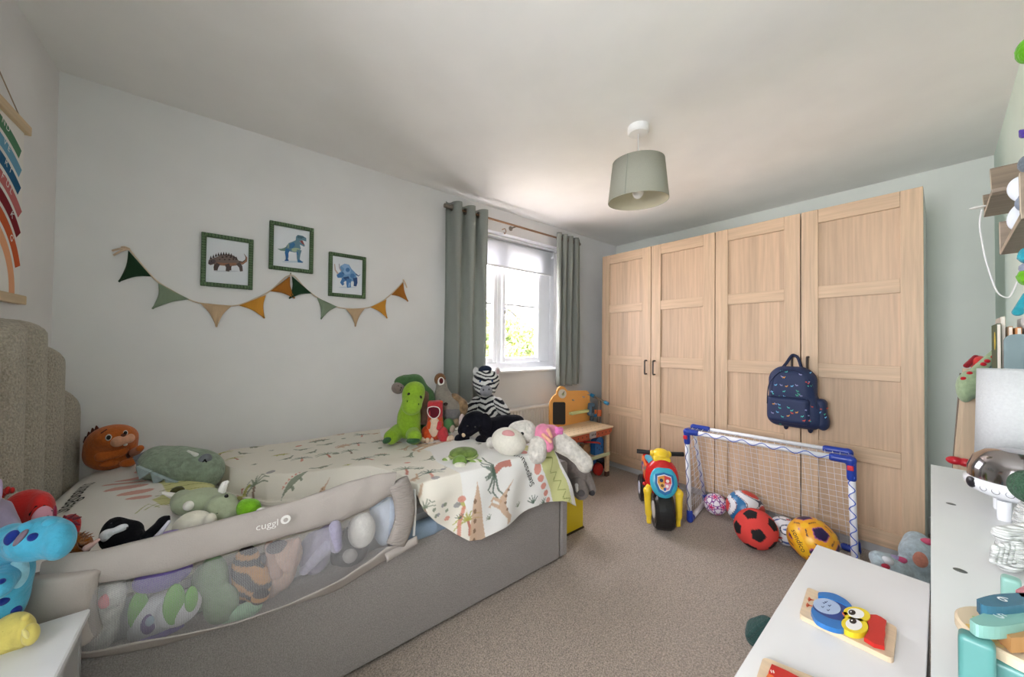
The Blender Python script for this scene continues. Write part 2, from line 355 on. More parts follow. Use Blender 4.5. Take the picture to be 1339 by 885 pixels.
glass = bpy.data.materials.new('glass'); glass.use_nodes = True; _n = glass.node_tree.nodes; _l = glass.node_tree.links; _n.remove(_n['Principled BSDF'])
_t = _n.new('ShaderNodeBsdfTransparent'); _g = _n.new('ShaderNodeBsdfGlossy'); _g.inputs[1].default_value = .02; _x = _n.new('ShaderNodeMixShader'); _x.inputs[0].default_value = .05
_l.new(_t.outputs[0], _x.inputs[1]); _l.new(_g.outputs[0], _x.inputs[2]); _l.new(_x.outputs[0], _n['Material Output'].inputs[0])
sash(1.90, 2.385, WZ0+.055, WZ1-.055, yo-.02); sash(WX0+.05, 1.865, WZ0+.055, WZ1-.055, yo+.005)
obj('handle', join(box(1.91, 1.935, yo-.035, yo-.02, 1.43, 1.49, .004), tube([(1.922, yo-.035, 1.47), (1.922, yo-.055, 1.468), (1.97, yo-.06, 1.45), (2.03, yo-.06, 1.41)], .007)), plastic((190, 190, 194)), win)
obj('window_sill', box(WX0-.03, WX1+.02, YW-.035, yo, WZ0-.022, WZ0, .006), paint((246, 246, 246), .35), win)
obj('reveal', join(box(WX0, WX0+.006, YW+.001, yo, WZ0, WZ1), box(WX1-.006, WX1, YW+.001, yo, WZ0, WZ1)), WALL, win)
# ================================================================ OUTSIDE
def leafy(name, label, c, r, n, seed, cols):
    rs = np.random.RandomState(seed); root = thing(name, label, 'tree', (c[0], c[1], -2.7), 0, 'trees outside the window')
    obj('trunk', tube([(c[0], c[1], -2.7), (c[0]+.1, c[1], -1), (c[0], c[1]+.1, c[2])], [.25, .2, .1], 10), wood('bark', (96, 80, 62)), root)
    d = rs.randn(n, 3); d /= np.linalg.norm(d, axis=1)[:, None]; lump = 1+.16*np.sin(d[:, 0]*7+seed)*np.cos(d[:, 2]*6)+.1*np.sin(d[:, 1]*13+d[:, 2]*9)
    P = np.array(c)+d*np.array(r)*(lump*(1-.35*rs.rand(n)**2))[:, None]; s = .07+.05*rs.rand(n); a = rs.randn(n, 3); a /= np.linalg.norm(a, axis=1)[:, None]; b = np.cross(a, rs.randn(n, 3)); b /= np.linalg.norm(b, axis=1)[:, None]
    V = np.stack([P-a*s[:, None], P+b*s[:, None]*.55, P+a*s[:, None], P-b*s[:, None]*.55], 1).reshape(-1, 3); Fs = np.arange(4*n).reshape(n, 4)
    cc = np.array([lin(q) for q in cols])[rs.randint(0, len(cols), n)]
    o = obj('crown', (V, Fs), LEAF, root, cols=cc); o['kind'] = 'stuff'
LEAF = mat('leaf', rough=.6, vc=True, transl=.45)
gcol = [(140, 156, 96), (166, 170, 104), (118, 140, 86), (186, 180, 120), (134, 156, 110)]
leafy('leafy_tree', 'bright green leafy tree filling the lower half of the window view', (8.2, 10.4, -.6), (2.1, 1.8, 2.75), 26000, 3, gcol)
leafy('leafy_tree', 'yellowish green tree low behind the left window pane', (4.4, 9.2, -1.3), (1.6, 1.4, 2.4), 12000, 5, gcol[1:4]+[(206, 200, 120)])
struct('ground', box(-20, 40, 2.7, 40, -2.8, -2.7), mat('pale_paving', (206, 196, 186), .9, .5, 8, .2, 2))
# ================================================================ WINDOW DRESSING
steel = mat('brushed_steel', (150, 142, 134), .3, metal=1)
pole = thing('curtain_pole', 'slim brushed metal curtain pole above the window', 'curtain pole', (2.0, YW, 2.15)); py = YW-.085; pz = 2.155
pL = on('y', py, 590, 272); pR = on('y', py, 757, 322)
obj('rod', tube([(pL[0], py, pz), (pR[0]-.01, py, pz)], .0085, 12), mat('bronze_steel', (150, 120, 96), .3, metal=.9), pole)
obj('finial', tube([(pL[0]-.055, py, pz), (pL[0]+.01, py, pz)], .016, 16), steel, pole); obj('finial', tube([(pR[0]-.02, py, pz), (pR[0]+.014, py, pz)], .014, 16), steel, pole)
for bx_ in (pL[0]+.02, 1.885, pR[0]-.03): obj('bracket', join(tube([(bx_, YW, pz), (bx_, py, pz)], .006), lathe([(0, -.004), (.02, -.004), (.02, 0), (0, 0)], (bx_, YW, pz), 16, 'y')), steel, pole)
obj('hook', tube(spline([(1.79, YW-.002, 2.125), (1.80, YW-.03, 2.13), (1.795, YW-.05, 2.10), (1.79, YW-.04, 2.08), (1.79, YW-.03, 2.10)], 4), .003, 6), mat('antique_brass', (150, 110, 80), .35, metal=1), pole)
def curtain(x0, x1, z0, n, amp, label, cols, ph=0):
    def fn(u, v):
        s = v*2*math.pi*n+ph; fl = 1+.25*np.sin(3*v*math.pi+1)*(1-u)
        return x0+(x1-x0)*v+.006*np.sin(s*2+4*u)*(.3+u)+(1-u)*0, py+amp*np.sin(s)*fl+.01*np.sin(u*7+v*9)*(1-u)+.0*u, z0+(pz+.045-z0)*u+.004*np.sin(s)*(1-u)
    V, Fs, u, v = grid(fn, 60, 40*n)
    cu = thing('curtain', label, 'curtain', ((x0+x1)/2, py, z0), 0, None)
    o = obj('fabric', (V, Fs), cols, cu, smooth=True); m = o.modifiers.new('th', 'SOLIDIFY'); m.thickness = .003
    for k in range(2*n):
        xv = (k+.5)/(2*n); s = (k+.5)*math.pi
        xx = x0+(x1-x0)*xv; obj('eyelet', xf((lambda g: g)(([], [])) if 0 else lathe([(.017, -.003), (.024, -.003), (.026, 0), (.024, .003), (.017, .003), (.017, -.003)], (0, 0, 0), 18, 'x'), None, (xx, py+amp*math.sin(xv*2*math.pi*n+ph)*.0, pz)), steel, cu)
    return cu
CUR = mat('curtain_cloth', (164, 169, 163), .9, .3, 400, .05, 200, sheen=.1, spec=.1, transl=.25)
cl0, cl1 = on('y', py-.02, 586, 400)[0], on('y', py-.02, 638, 400)[0]
curtain(cl0, cl1, .72, 3, .042, 'long sage green curtain hanging left of the window above the plush toys', CUR, .6)
cr0, cr1 = on('y', py, 727, 400)[0], on('y', py, 757, 400)[0]
curtain(cr0, cr1, .775, 4, .036, 'sage green curtain bunched at the right side of the window above the toy bench', CUR, 3.4)
bl = thing('roller_blind', 'white roller blind rolled half way down inside the window recess', 'blind', (2.0, YW+.1, 1.82))
obj('roll', tube([(WX0+.02, YW+.115, 2.055), (WX1-.07, YW+.115, 2.055)], .022, 20), cloth((232, 233, 236)), bl)
obj('fabric', box(WX0+.03, WX1-.105, YW+.092, YW+.0935, 1.845, 2.06), mat('blind_cloth', (226, 228, 232), .9, transl=.35), bl)
obj('bottom_bar', box(WX0+.03, WX1-.105, YW+.088, YW+.098, 1.83, 1.848, .003), plastic((236, 236, 238)), bl)
obj('cassette', box(WX0+.01, WX1-.02, YW+.06, YW+.15, 2.08, 2.099, .003), plastic((240, 240, 240)), bl)
obj('bracket', box(WX1-.065, WX1-.055, YW+.09, YW+.14, 2.02, 2.08, .002), plastic((225, 225, 225)), bl)
obj('chain', tube([(WX1-.045, YW+.09, 2.05), (WX1-.045, YW+.09, 1.35), (WX1-.055, YW+.09, 1.35), (WX1-.055, YW+.09, 2.05)], .002, 5), plastic((225, 225, 225)), bl)
ra = thing('radiator', 'white ribbed panel radiator under the window', 'radiator', (2.05, YW-.05, .1)); rw = paint((240, 236, 232), .35)
rx0, rx1 = 1.62, 2.62; N = 30
prof = []
for i in range(N):
    x = rx0+(rx1-rx0)*i/N; d = (rx1-rx0)/N; prof += [(x, YW-.075), (x+d*.25, YW-.075), (x+d*.4, YW-.067), (x+d*.85, YW-.067)]
prof += [(rx1, YW-.075), (rx1, YW-.04), (rx0, YW-.04)]
obj('panel', prism(prof, (0, 0, .12), (1, 0, 0), (0, 1, 0), (0, 0, .47)), rw, ra)
obj('top_grille', box(rx0-.005, rx1+.005, YW-.085, YW-.02, .59, .612, .004), rw, ra)
for xx in (1.8, 2.4): obj('bracket', box(xx, xx+.03, YW-.04, YW, .2, .5), rw, ra)
# ================================================================ WARDROBES
oak = wood('oak_upright', (208, 180, 150), 'z', .16); oakr = wood('oak_rail', (208, 180, 150), 'y', .16); oakp = wood('oak_panel', (204, 175, 146), 'z', .13, staves=17)
carc = paint((222, 226, 218), .45); dark = mat('gunmetal', (88, 80, 76), .45, metal=.7)
XD = 2.836; ys = [2.089, 1.578, 1.067, .562, .050]; ZB, ZT = .062, 2.02
rz = [(ZT, 1.935), (1.541, 1.465), (1.063, .978), (.593, .508), (.150, ZB)]
wl = ['tall oak effect wardrobe with two panelled doors, the one nearer the window', 'tall oak effect wardrobe with two panelled doors where the backpack hangs']
for wi in (0, 1):
    y1, y0 = ys[wi*2], ys[wi*2+2]; ym = ys[wi*2+1]
    wr = thing('wardrobe', wl[wi], 'wardrobe', (XD+.3, (y0+y1)/2, 0), 0, 'oak effect wardrobes')
    obj('side_panel', box(XD+.026, XR-.006, y0+.002, y0+.020, .0, ZT-.004, .001), carc, wr); obj('side_panel', box(XD+.024, XR-.006, y1-.020, y1-.002, .0, ZT-.004, .001), carc, wr)
    obj('top_panel', box(XD+.024, XR-.006, y0+.02, y1-.02, ZT-.022, ZT-.004), carc, wr); obj('back_panel', box(XR-.012, XR-.006, y0+.02, y1-.02, .06, ZT-.03), carc, wr)
    obj('plinth', box(XD+.045, XD+.06, y0+.02, y1-.02, 0, ZB-.004), paint((214, 216, 218), .4), wr)
    for di in (0, 1):
        a, b = (ym, y1) if di == 0 else (y0, ym); a += .003; b -= .003; st = .082
        # door: one flat backing board with stiles, rails and recessed panels built on it
        dr = obj('door', box(XD+.016, XD+.022, a, b, ZB, ZT, .001), oak, wr)
        hinge_hi = di == 0
        obj('stile', box(XD, XD+.017, a, a+st, ZB, ZT, .0015), oak, dr); obj('stile', box(XD, XD+.017, b-st, b, ZB, ZT, .0015), oak, dr)
        for zt, zb in rz: obj('rail', box(XD+.001, XD+.016, a+st+.0006, b-st-.0006, zb, zt, .0015), oakr, dr)
        for k in range(4): obj('panel', box(XD+.0125, XD+.0165, a+st+.0006, b-st-.0006, rz[k+1][0]+.0008, rz[k][1]-.0008), oakp, dr)
        hy = a+.035 if di == 0 else b-.035
        obj('handle', tube([(XD, hy, 1.03), (XD-.028, hy, 1.03), (XD-.034, hy, 1.024), (XD-.034, hy, .92), (XD-.028, hy, .914), (XD, hy, .914)] if wi == 0 else [(XD, hy, 1.10), (XD-.028, hy, 1.10), (XD-.034, hy, 1.094), (XD-.034, hy, .985), (XD-.028, hy, .979), (XD, hy, .979)], .0065, 8), dark, dr)
# ================================================================ PENDANT LIGHT
pd = thing('pendant_light', 'sage green drum pendant lampshade hanging from the ceiling', 'lamp', (1.63, .982, ZC)); pc = (1.63, .982, 0)
obj('ceiling_rose', lathe([(0, 2.252), (.045, 2.254), (.052, 2.262), (.052, 2.29), (0, 2.29)], pc, 32), plastic((236, 236, 234)), pd, smooth=False)
obj('cord', tube([(1.63, .982, 2.255), (1.63, .982, 2.07)], .0032, 8), plastic((205, 205, 202)), pd)
shm = mat('shade_cloth', (180, 181, 168), .9, .2, 350, .04, 200, spec=.1, transl=.3); shin = mat('shade_lining', (226, 220, 196), .8, transl=.3)
def tilt(g): 
    V = np.array(g[0], float)-np.array([1.63, .982, 2.0]); return V @ rotm(2, -3, 0).T+np.array([1.63, .982, 2.0]), g[1]
sh_ = obj('lamp_shade', tilt(lathe([(.148, 1.905), (.149, 1.906), (.127, 2.104), (.126, 2.104)], pc, 64)), shm, pd, smooth=True)
obj('lining', tilt(lathe([(.1465, 1.906), (.1245, 2.103)], pc, 64)), shin, sh_, smooth=True)
obj('seam', tilt(prism([(-.0015, 0), (.0015, 0), (.0015, 1), (-.0015, 1)], (1.63-.1492*.99, .982-.02, 1.907), (0, 1, 0), (.021, 0, .196), (-.0012, 0, 0))), cloth((150, 156, 144)), sh_)
obj('spider', join(*[tilt(tube([(1.63, .982, 2.07), (1.63+.1255*math.cos(a), .982+.1255*math.sin(a), 2.10)], .002, 6)) for a in (.3, 2.4, 4.5)]), plastic((230, 230, 228)), pd)
obj('lamp_holder', lathe([(0, 1.99), (.018, 1.99), (.018, 2.05), (.012, 2.075), (0, 2.075)], pc, 20), plastic((236, 236, 236)), pd)
obj('bulb', ell((1.63, .982, 1.955), (.03, .03, .038)), mat('bulb_glass', (240, 240, 238), .15), pd, smooth=True)
# ================================================================ BED
BX0, BX1, BY0 = -.464, 1.471, 1.294
boucle = mat('boucle', (186, 178, 162), .97, 2.2, 170, .3, 150, sheen=.3, spec=.05, detail=5); weave = mat('bed_weave', (160, 154, 150), .95, 1.2, 330, .25, 300, sheen=.2, spec=.05)
bed = thing('bed', 'single bed upholstered in grey boucle with a scalloped channelled headboard', 'bed', (.45, 1.82, 0))
yc = 1.80; chn = 7; edges = [1.294+(2.336-1.294)*i/chn for i in range(chn+1)]; edges = [1.300, 1.478, 1.636, 1.791, 1.947, 2.132, 2.330]
tops = [.93, 1.13, 1.215, 1.235, 1.19, 1.00]
tops = [(.80, .98), (1.04, 1.14), (1.17, 1.20), (1.20, 1.17), (1.14, 1.04), (.98, .80)]
def channel(y0, y1, za, zb):
    def fn(u, v):                                                # v across the channel, u up; rounded front and rounded top
        y = y0+(y1-y0)*v; bow = np.sqrt(np.clip(1-(2*v-1)**2*.92, 0, 1)); top = za+(zb-za)*v+.035*np.sqrt(np.clip(1-(2*v-1)**2, 0, 1))
        q = np.clip((u-.86)/.14, 0, 1); z = .02+(top-.02)*np.where(u < .86, u/.86*.965, .965+.035*np.sin(q*math.pi/2)); x = -.525+(.066*bow+.0)*np.where(u < .86, 1, np.cos(q*math.pi/2)); return x, y, z
    V, Fs, u, v = grid(fn, 40, 16); V2 = V.copy(); V2[:, 0] = -.560; n = len(V)
    i = np.arange(41*17).reshape(41, 17); bd = list(i[:, 0])+list(i[-1, 1:])+list(i[-2::-1, -1])+list(i[0, -2:0:-1]); W = [tuple(V[k]) for k in range(n)]+[(-.560, V[k][1], V[k][2]) for k in bd]; G = [tuple(int(z) for z in f)[::-1] for f in Fs]
    m = len(bd)
    for k in range(m): G.append((int(bd[k]), int(bd[(k+1) % m]), n+(k+1) % m, n+k)[::-1])
    return W, G
for i in range(6):
    o = obj('headboard_channel', channel(edges[i]+.001, edges[i+1]-.001, *tops[i]), boucle, bed, smooth=True)
obj('side_rail', box(BX0+.005, BX1-.062, BY0, BY0+.04, .012, .40, .012), weave, bed); obj('side_rail', box(BX0+.005, BX1-.062, YW-.055, YW-.02, .012, .40, .012), weave, bed)
obj('footboard', box(BX1-.06, BX1, BY0-.002, YW-.02, .012, .522, .014), weave, bed)
obj('slat_base', box(BX0+.01, BX1-.065, BY0+.045, YW-.06, .27, .30), wood('pine', (206, 178, 140), 'x'), bed)
mt = thing('mattress', 'white mattress with a pale grey side inside the bed frame', 'mattress', (.45, 1.82, .30))
obj('core', box(BX0+.01, BX1-.066, BY0+.048, YW-.062, .301, .50, .03), cloth((196, 196, 198), .6), mt)
tag(obj('fitted_sheet', box(BX0+.008, BX1-.064, BY0+.046, YW-.060, .485, .522, .018), cloth((205, 198, 188), .5)), 'pale cream fitted sheet on the mattress behind the safety rail', 'sheet')
tag(obj('blue_sheet', blob([('b', (.66, 1.315, .415), (.17, .02, .028), None, .02), ('b', (.60, 1.31, .425), (.08, .025, .03), None, .02)], .02), cloth((150, 170, 192), .6), smooth=True), 'light blue fabric tucked low between mattress and bed rail below the duvet', 'fabric')
# ---- printed cotton: shapes painted by polygon test on a fine grid, so the print is colour on cloth
GRN, OLV, PNK, RED, TAN, GRY, BRN, DGR = (128, 140, 118), (180, 178, 86), (214, 140, 122), (186, 98, 78), (206, 172, 142), (150, 150, 152), (132, 104, 84), (84, 106, 92)
class Print:
    sh = .0
    f = -1                                                       # cloth v runs towards the viewer, so motifs stand the other way up
    def __init__(s, U, V, base): s.U, s.V = U.ravel(), V.ravel(); s.c = np.tile(np.array(lin(base)), (len(s.U), 1))
    def poly(s, P, rgb, a=.85):
        P = np.array(P, float); P[:, 1] += s.sh*np.clip((P[:, 1]-.95)/.14, 0, 1); lo, hi = P.min(0), P.max(0); k = np.where((s.U >= lo[0]) & (s.U <= hi[0]) & (s.V >= lo[1]) & (s.V <= hi[1]))[0]
        if not len(k): return
        x, y = s.U[k], s.V[k]; ins = np.zeros(len(k), bool); n = len(P)
        for i in range(n):
            (x0, y0), (x1, y1) = P[i], P[(i+1) % n]
            if y0 == y1: continue
            ins ^= ((y0 > y) != (y1 > y)) & (x < (x1-x0)*(y-y0)/(y1-y0)+x0)
        s.c[k[ins]] = s.c[k[ins]]*(1-a)+np.array(lin(rgb))*a
    def loc(s, pts, cx, cy, r, k): c_, s_ = math.cos(r), math.sin(r); return [(cx+k*(x*c_-y*s_), cy+s.f*k*(x*s_+y*c_)) for x, y in pts]
    def line(s, pts, wd, rgb, *tr, a=.85, taper=.5): s.poly(s.loc(stroke(pts, wd, taper), *tr), rgb, a)
    def palm(s, cx, cy, r, k, tr=RED, lf=GRN):
        T = (cx, cy, r, k); s.line([(0, 0), (.1, .5), (.05, 1)], .22, tr, *T, taper=.7)
        for a in range(7):
            an = math.pi*(-.08+a/6*1.16); s.line([(.05, 1), (.05+.55*math.cos(an), 1+.5*math.sin(an)+.05), (.05+.95*math.cos(an), .95+.6*math.sin(an)-.12)], .12, lf, *T)
    def tuft(s, cx, cy, r, k, col=GRN):
        for a in (-.9, -.45, 0, .45, .9): s.line([(0, 0), (math.sin(a)*.8, math.cos(a)*.8)], .16, col, cx, cy, r, k)
    def stone(s, cx, cy, r, k, col=GRY): s.poly(s.loc(circ(0, 0, 1, 12, .75), cx, cy, r, k), col)
    def sauro(s, cx, cy, r, k, col=TAN, sp=BRN, flip=1):
        T = (cx, cy, r, k); f = flip; s.poly(s.loc(circ(0, 0, .75, 16, .36), *T), col); s.line([(f*.5, .1), (f*1.0, .55), (f*1.25, 1.1), (f*1.5, 1.2)], .36, col, *T, taper=.7); s.line([(-f*.5, 0), (-f*1.1, -.05), (-f*1.7, .2)], .34, col, *T, taper=.15)
        for x in (-.45, -.2, .25, .5): s.line([(x, -.1), (x, -.7)], .2, col, *T, taper=.9)
        for x in (-.4, -.1, .2, .45): s.poly(s.loc(circ(x, .12, .09, 8), *T), sp)
    def stego(s, cx, cy, r, k, col=OLV, pl=PNK):
        T = (cx, cy, r, k); s.poly(s.loc([(-1.5, -.1), (-.8, .25), (-.2, .5), (.4, .4), (1, .05), (1.4, -.05), (1.4, -.25), (.8, -.3), (.2, -.35), (-.6, -.3)], *T), col)
        for x in (-.5, .45): s.line([(x, -.2), (x, -.75)], .26, col, *T, taper=.9)
        for i in range(6): x = -1+i*.36; y = .25+.3*math.sin((i+.5)/6*math.pi); s.poly(s.loc([(x-.13, y), (x, y+.32), (x+.15, y+.02)], *T), pl)
    def rex(s, cx, cy, r, k, col=TAN, sp=BRN):
        T = (cx, cy, r, k); s.poly(s.loc([(-1.6, .35), (-.7, .1), (0, .3), (.45, .8), (.55, 1.1), (.95, 1.15), (1.15, .95), (.8, .8), (.6, .3), (.3, -.2), (-.3, -.3)], *T), col)
        for x in (-.1, .25): s.line([(x, -.1), (x-.1, -.8), (x+.15, -.85)], .22, col, *T, taper=.8)
        for x, y in ((-.9, .15), (-.5, .1), (-.1, .2), (.25, .5)): s.poly(s.loc(circ(x, y, .1, 8), *T), sp)
    def scatter(s, u0, u1, v0, v1, n, seed, k, skip=()):
        rs = random.Random(seed); pts = []; T = 0
        while len(pts) < n and T < n*60:
            T += 1; x, y = rs.uniform(u0, u1), rs.uniform(v0, v1)
            if all(math.hypot(x-a, y-b) > k*1.3 for a, b in pts) and not any(a <= x <= b and c <= y <= d for a, b, c, d in skip): pts.append((x, y))
        for i, (x, y) in enumerate(pts):
            r = rs.uniform(-.5, .5); q = rs.random(); kk = k*rs.uniform(.75, 1.15)
            if q < .2: s.palm(x, y-kk*.5, r, kk*.75, rs.choice([RED, BRN, PNK]), rs.choice([GRN, OLV, DGR]))
            elif q < .42: s.tuft(x, y, r, kk*.4, rs.choice([GRN, DGR, OLV]))
            elif q < .52: s.stone(x, y, r, kk*.22, rs.choice([GRY, GRN, PNK]))
            elif q < .68: s.sauro(x, y, r, kk*.42, rs.choice([GRN, TAN]), BRN, rs.choice([-1, 1]))
            elif q < .84: s.stego(x, y, r, kk*.5, rs.choice([OLV, TAN, GRN]), rs.choice([PNK, RED]))
            else: s.rex(x, y, r, kk*.45, rs.choice([TAN, GRN]))
# duvet: lies on the right two thirds of the bed, its near edge folded back on the left and draped over the side on the right
rsd = np.random.RandomState(4); wv = [(rsd.randn(2)*[5, 7], rsd.rand()*6, .5+rsd.rand()) for _ in range(9)]
HEMX = np.array([.56, .60, .66, .74, .80, .86, .95, 1.05, 1.14, 1.24, 1.36, 1.475]); HEMZ = np.array([.585, .50, .43, .36, .315, .30, .315, .325, .345, .352, .335, .295])
def dsurf(x, s):
    """x along the bed, s metres from the wall across the duvet; returns the 3D surface"""
    ye = np.interp(x, [-.1, .02, .135, .334, .48, .58, .7], [2.28, 1.84, 1.67, 1.53, 1.45, 1.285, 1.275]); L = (YW-.012)-ye
    hz = np.interp(x, HEMX, HEMZ); drop = np.where(x > .56, np.maximum(0, .575-hz), 0); tot = L+drop+.03
    d = s*tot; y = YW-.012-np.minimum(d, L); over = np.maximum(0, d-L)
    puff = .078*np.clip(d/.10, .0, 1)**.5*np.clip((L-d+drop*2+.0)/.09, 0, 1)**.5; puff = np.where(x > .56, .078*np.clip(d/.10, 0, 1)**.5, puff)
    wr = sum(a*np.sin(x*k[0]*1.6+y*k[1]*1.6+p) for k, p, a in wv)/9
    z = .545+puff+.016*wr*np.clip(puff/.06, 0, 1)+np.clip((x+.1)/.1, 0, 1)*0
    z = z+.012*np.clip((.30-np.abs(y-1.62))/.3, 0, 1)*np.sin(x*11+y*6)-np.clip((x-1.36)/.12, 0, 1)**2*.03-.03*np.clip((.10-(x+.08))/.12, 0, 1)
    a = np.clip(over/.05, 0, math.pi/2); y2 = y-.03*np.sin(a)-.006*np.sin(x*31+over*9)*np.clip(over/.1, 0, 1)-.012*np.clip(over/.2, 0, 1)*np.sin(x*13+2)
    z2 = z-.02*(1-np.cos(a))-np.maximum(0, over-.02)*.98
    return x, y2, z2
xs0, xs1 = -.08, 1.478
x1f = lambda v: np.interp(v, [0, .6, .73, .80, .86, .93, 1], [1.40, 1.40, 1.31, 1.305, 1.36, 1.42, 1.475])
V, Fs, u, v = grid(lambda u, v: dsurf(xs0+(x1f(v)-xs0)*u, v), 430, 400)
Xg = xs0+(x1f(v)-xs0)*u; _x, Yg, Zg = dsurf(Xg, v); _ye = np.interp(Xg, [-.1, .02, .135, .334, .48, .58, .7], [2.28, 1.84, 1.67, 1.53, 1.45, 1.285, 1.275]); Sg = v*((YW-.012)-_ye+np.where(Xg > .56, np.maximum(0, .575-np.interp(Xg, HEMX, HEMZ)), 0)+.03)   # cloth coordinates: x, distance from the wall
pr = Print(Xg, Sg, (236, 231, 219)); pr.scatter(-.05, 1.15, .03, 1.25, 230, 8, .072)
pr.sh = .063
# the folded-over large print side, right of the diagonal hem
big = [(.70, 0.30), (.80, .72), (.745, .90), (.77, 1.10), (.85, 1.32), (1.6, 1.4), (1.6, 0), (.9, 0), (.75, .12)]
pr.poly(big, (239, 238, 235), 1)
pr.palm(1.03, 1.04, 1.75, .10, RED, DGR); pr.rex(.965, 1.17, -2.0, .07, TAN, BRN); pr.palm(.80, 1.26, .2, .07, RED, OLV); pr.stone(.745, 1.12, 0, .016); pr.stone(.765, 1.10, 0, .018, PNK)
pr.poly([(.80, 1.40), (.80, 1.24), (.815, 1.12), (.835, 1.06), (.85, 1.12), (.865, 1.22), (.90, 1.40)], TAN); [pr.poly(circ(.822, 1.33-i*.042, .008, 8, .011), BRN) for i in range(6)]; pr.poly(stroke([(.75, 1.33), (.755, 1.2), (.775, 1.13)], .016), PNK)
pr.poly([(1.16, .93), (1.25, .93), (1.33, 1.06), (1.385, 1.16), (1.43, 1.30), (1.315, 1.30), (1.28, 1.18), (1.225, 1.08)], (206, 208, 130))
for i in range(9): q = i/8; pr.poly(circ(1.135+.155*q, .95+.33*q, .026-.013*q, 10, .024-.010*q), (222, 136, 118))
for i in range(7): x, y = 1.20+.028*i, .95+.05*i; pr.poly(stroke([(x-.01, y), (x+.04, y+.005), (x+.02, y+.045)], .005), (126, 140, 66))
pr.tuft(1.41, 1.07, -.3, .045, GRN); pr.tuft(1.24, 1.25, .5, .04, DGR); pr.tuft(1.17, 1.23, .2, .05, DGR); pr.tuft(1.07, 1.22, .2, .03, GRN); pr.tuft(.93, .85, 1.2, .04, GRN); pr.stone(1.45, 1.18, 0, .014, PNK); pr.tuft(1.05, .80, 1, .04, GRN); pr.tuft(.90, 1.22, .6, .03, GRN); pr.tuft(.76, 1.18, .3, .03, DGR)
pr.rex(.82, .62, -1.2, .09, TAN, BRN); pr.stego(1.12, .35, .6, .09, GRN, PNK); pr.palm(1.3, .45, .4, .09); pr.sauro(1.0, .15, .3, .07); pr.tuft(.86, .95, .4, .04, GRY)
for i in range(10): pr.poly(circ(.60+.03*(i % 4)+.01*(i % 3), 1.10+.03*(i//4), .008, 8), GRN if i % 2 else GRY)
pr.stone(.66, 1.02, 0, .018); pr.tuft(.66, .93, .2, .03, GRN); pr.palm(.58, .95, -.3, .06, RED, GRN)
dv = tag(obj('duvet', (V, Fs[:, ::-1]), PRINTC, smooth=True, cols=pr.c), 'white duvet printed with small dinosaurs and palms, draped over the foot of the bed', 'duvet')
m = dv.modifiers.new('th', 'SOLIDIFY'); m.thickness = .022; m.offset = -1
def cloth_text(s, size, u0, v0, ang, f, name, parent, m, off=.003):
    V, Fs = text_geo(s, size); c_, s_ = math.cos(ang), math.sin(ang); return obj(name, ([tuple(f(u0+x*c_-y*s_, v0+x*s_+y*c_, off)) for x, y, z in V], Fs), m, parent)
def dtext(x, d, off):
    ye = np.interp(x, [.48, .58, .7], [1.45, 1.285, 1.275]); L = (YW-.012)-ye; hz = np.interp(x, HEMX, HEMZ); tot = L+max(0, .575-hz)+.03; p = dsurf(np.array(x), np.array(min(1, (d)/tot))); q = dsurf(np.array(x), np.array(min(1, (d+.01)/tot))); t = np.array([0, q[1]-p[1], q[2]-p[2]]); t /= np.linalg.norm(t)+1e-9
    n = np.array([0, t[2], -t[1]]); n = n if n[2] > 0 or n[1] < 0 else -n; return np.array([float(p[0]), float(p[1]), float(p[2])])+n*off
ink = cloth((60, 62, 60)); cloth_text('Stegosaurus', .040, 1.175, -1.20, R(118), lambda a, b, c: dtext(a, -b, c), 'lettering', dv, ink)
# pillow at the headboard
def psurf(a, b, off=0):
    """a 0..1 along x, b 0..1 from near edge to the wall"""
    X = -.452+.43*a; Y = 1.36+.95*b; e = (np.clip(np.sin(np.pi*np.clip(a, 0, 1)), 0, 1)*np.clip(np.sin(np.pi*np.clip(b, 0, 1)), 0, 1)); z = .525+.115*np.clip(e, 0, 1)**.13+.008*np.sin(a*9+b*12)*e+.006*np.sin(b*23+a*5)*e+off
    return X, Y, z
V, Fs, u, v = grid(lambda u, v: psurf(u, v), 150, 300); Pu, Pv = .43*u, .95*v
pp = Print(Pu, Pv, (233, 230, 224)); pp.f = 1; V2, Fs2, _, _ = grid(lambda u, v: (psurf(u, v)[0], psurf(u, v)[1], .525+0*u), 150, 300)
pp.poly([(.27, .30), (.30, .36), (.28, .44), (.24, .52), (.26, .62), (.33, .74), (.43, .80), (.43, .30), (.36, .25), (.30, .22)], (203, 203, 128))
for i in range(12):
    b0 = .30+i*.04; pp.poly(stroke([(.27+.005*i, b0), (.36, b0+.012), (.42, b0+.03)], .004), (140, 146, 84))
for i, (a, b, r_, l_) in enumerate([(.235, .34, 20, .032), (.22, .40, 12, .045), (.19, .46, 6, .055), (.175, .53, 0, .058), (.19, .60, -8, .055), (.22, .67, -14, .045), (.26, .73, -20, .036)]): pp.poly(circ(a, b, l_, 14, .019, rot=r_+180), (214, 152, 138))
for i in range(7): pp.poly(stroke([(.30+.02*i, .20+.012*i), (.27+.02*i, .24), (.25+.018*i, .18+.012*i)], .004), (170, 172, 110))
pil = tag(obj('pillow', (V, Fs), PRINTC, smooth=True, cols=pp.c), 'white pillow with a green stegosaurus print by the headboard', 'pillow')
obj('underside', (V2, Fs2[:, ::-1]), cloth((226, 222, 216)), pil)
cloth_text('Stegosaurus', .062, .085, .34, R(90), lambda a, b, c: np.array([float(q) for q in psurf(a/.43, b/.95, c)]), 'lettering', pil, ink)
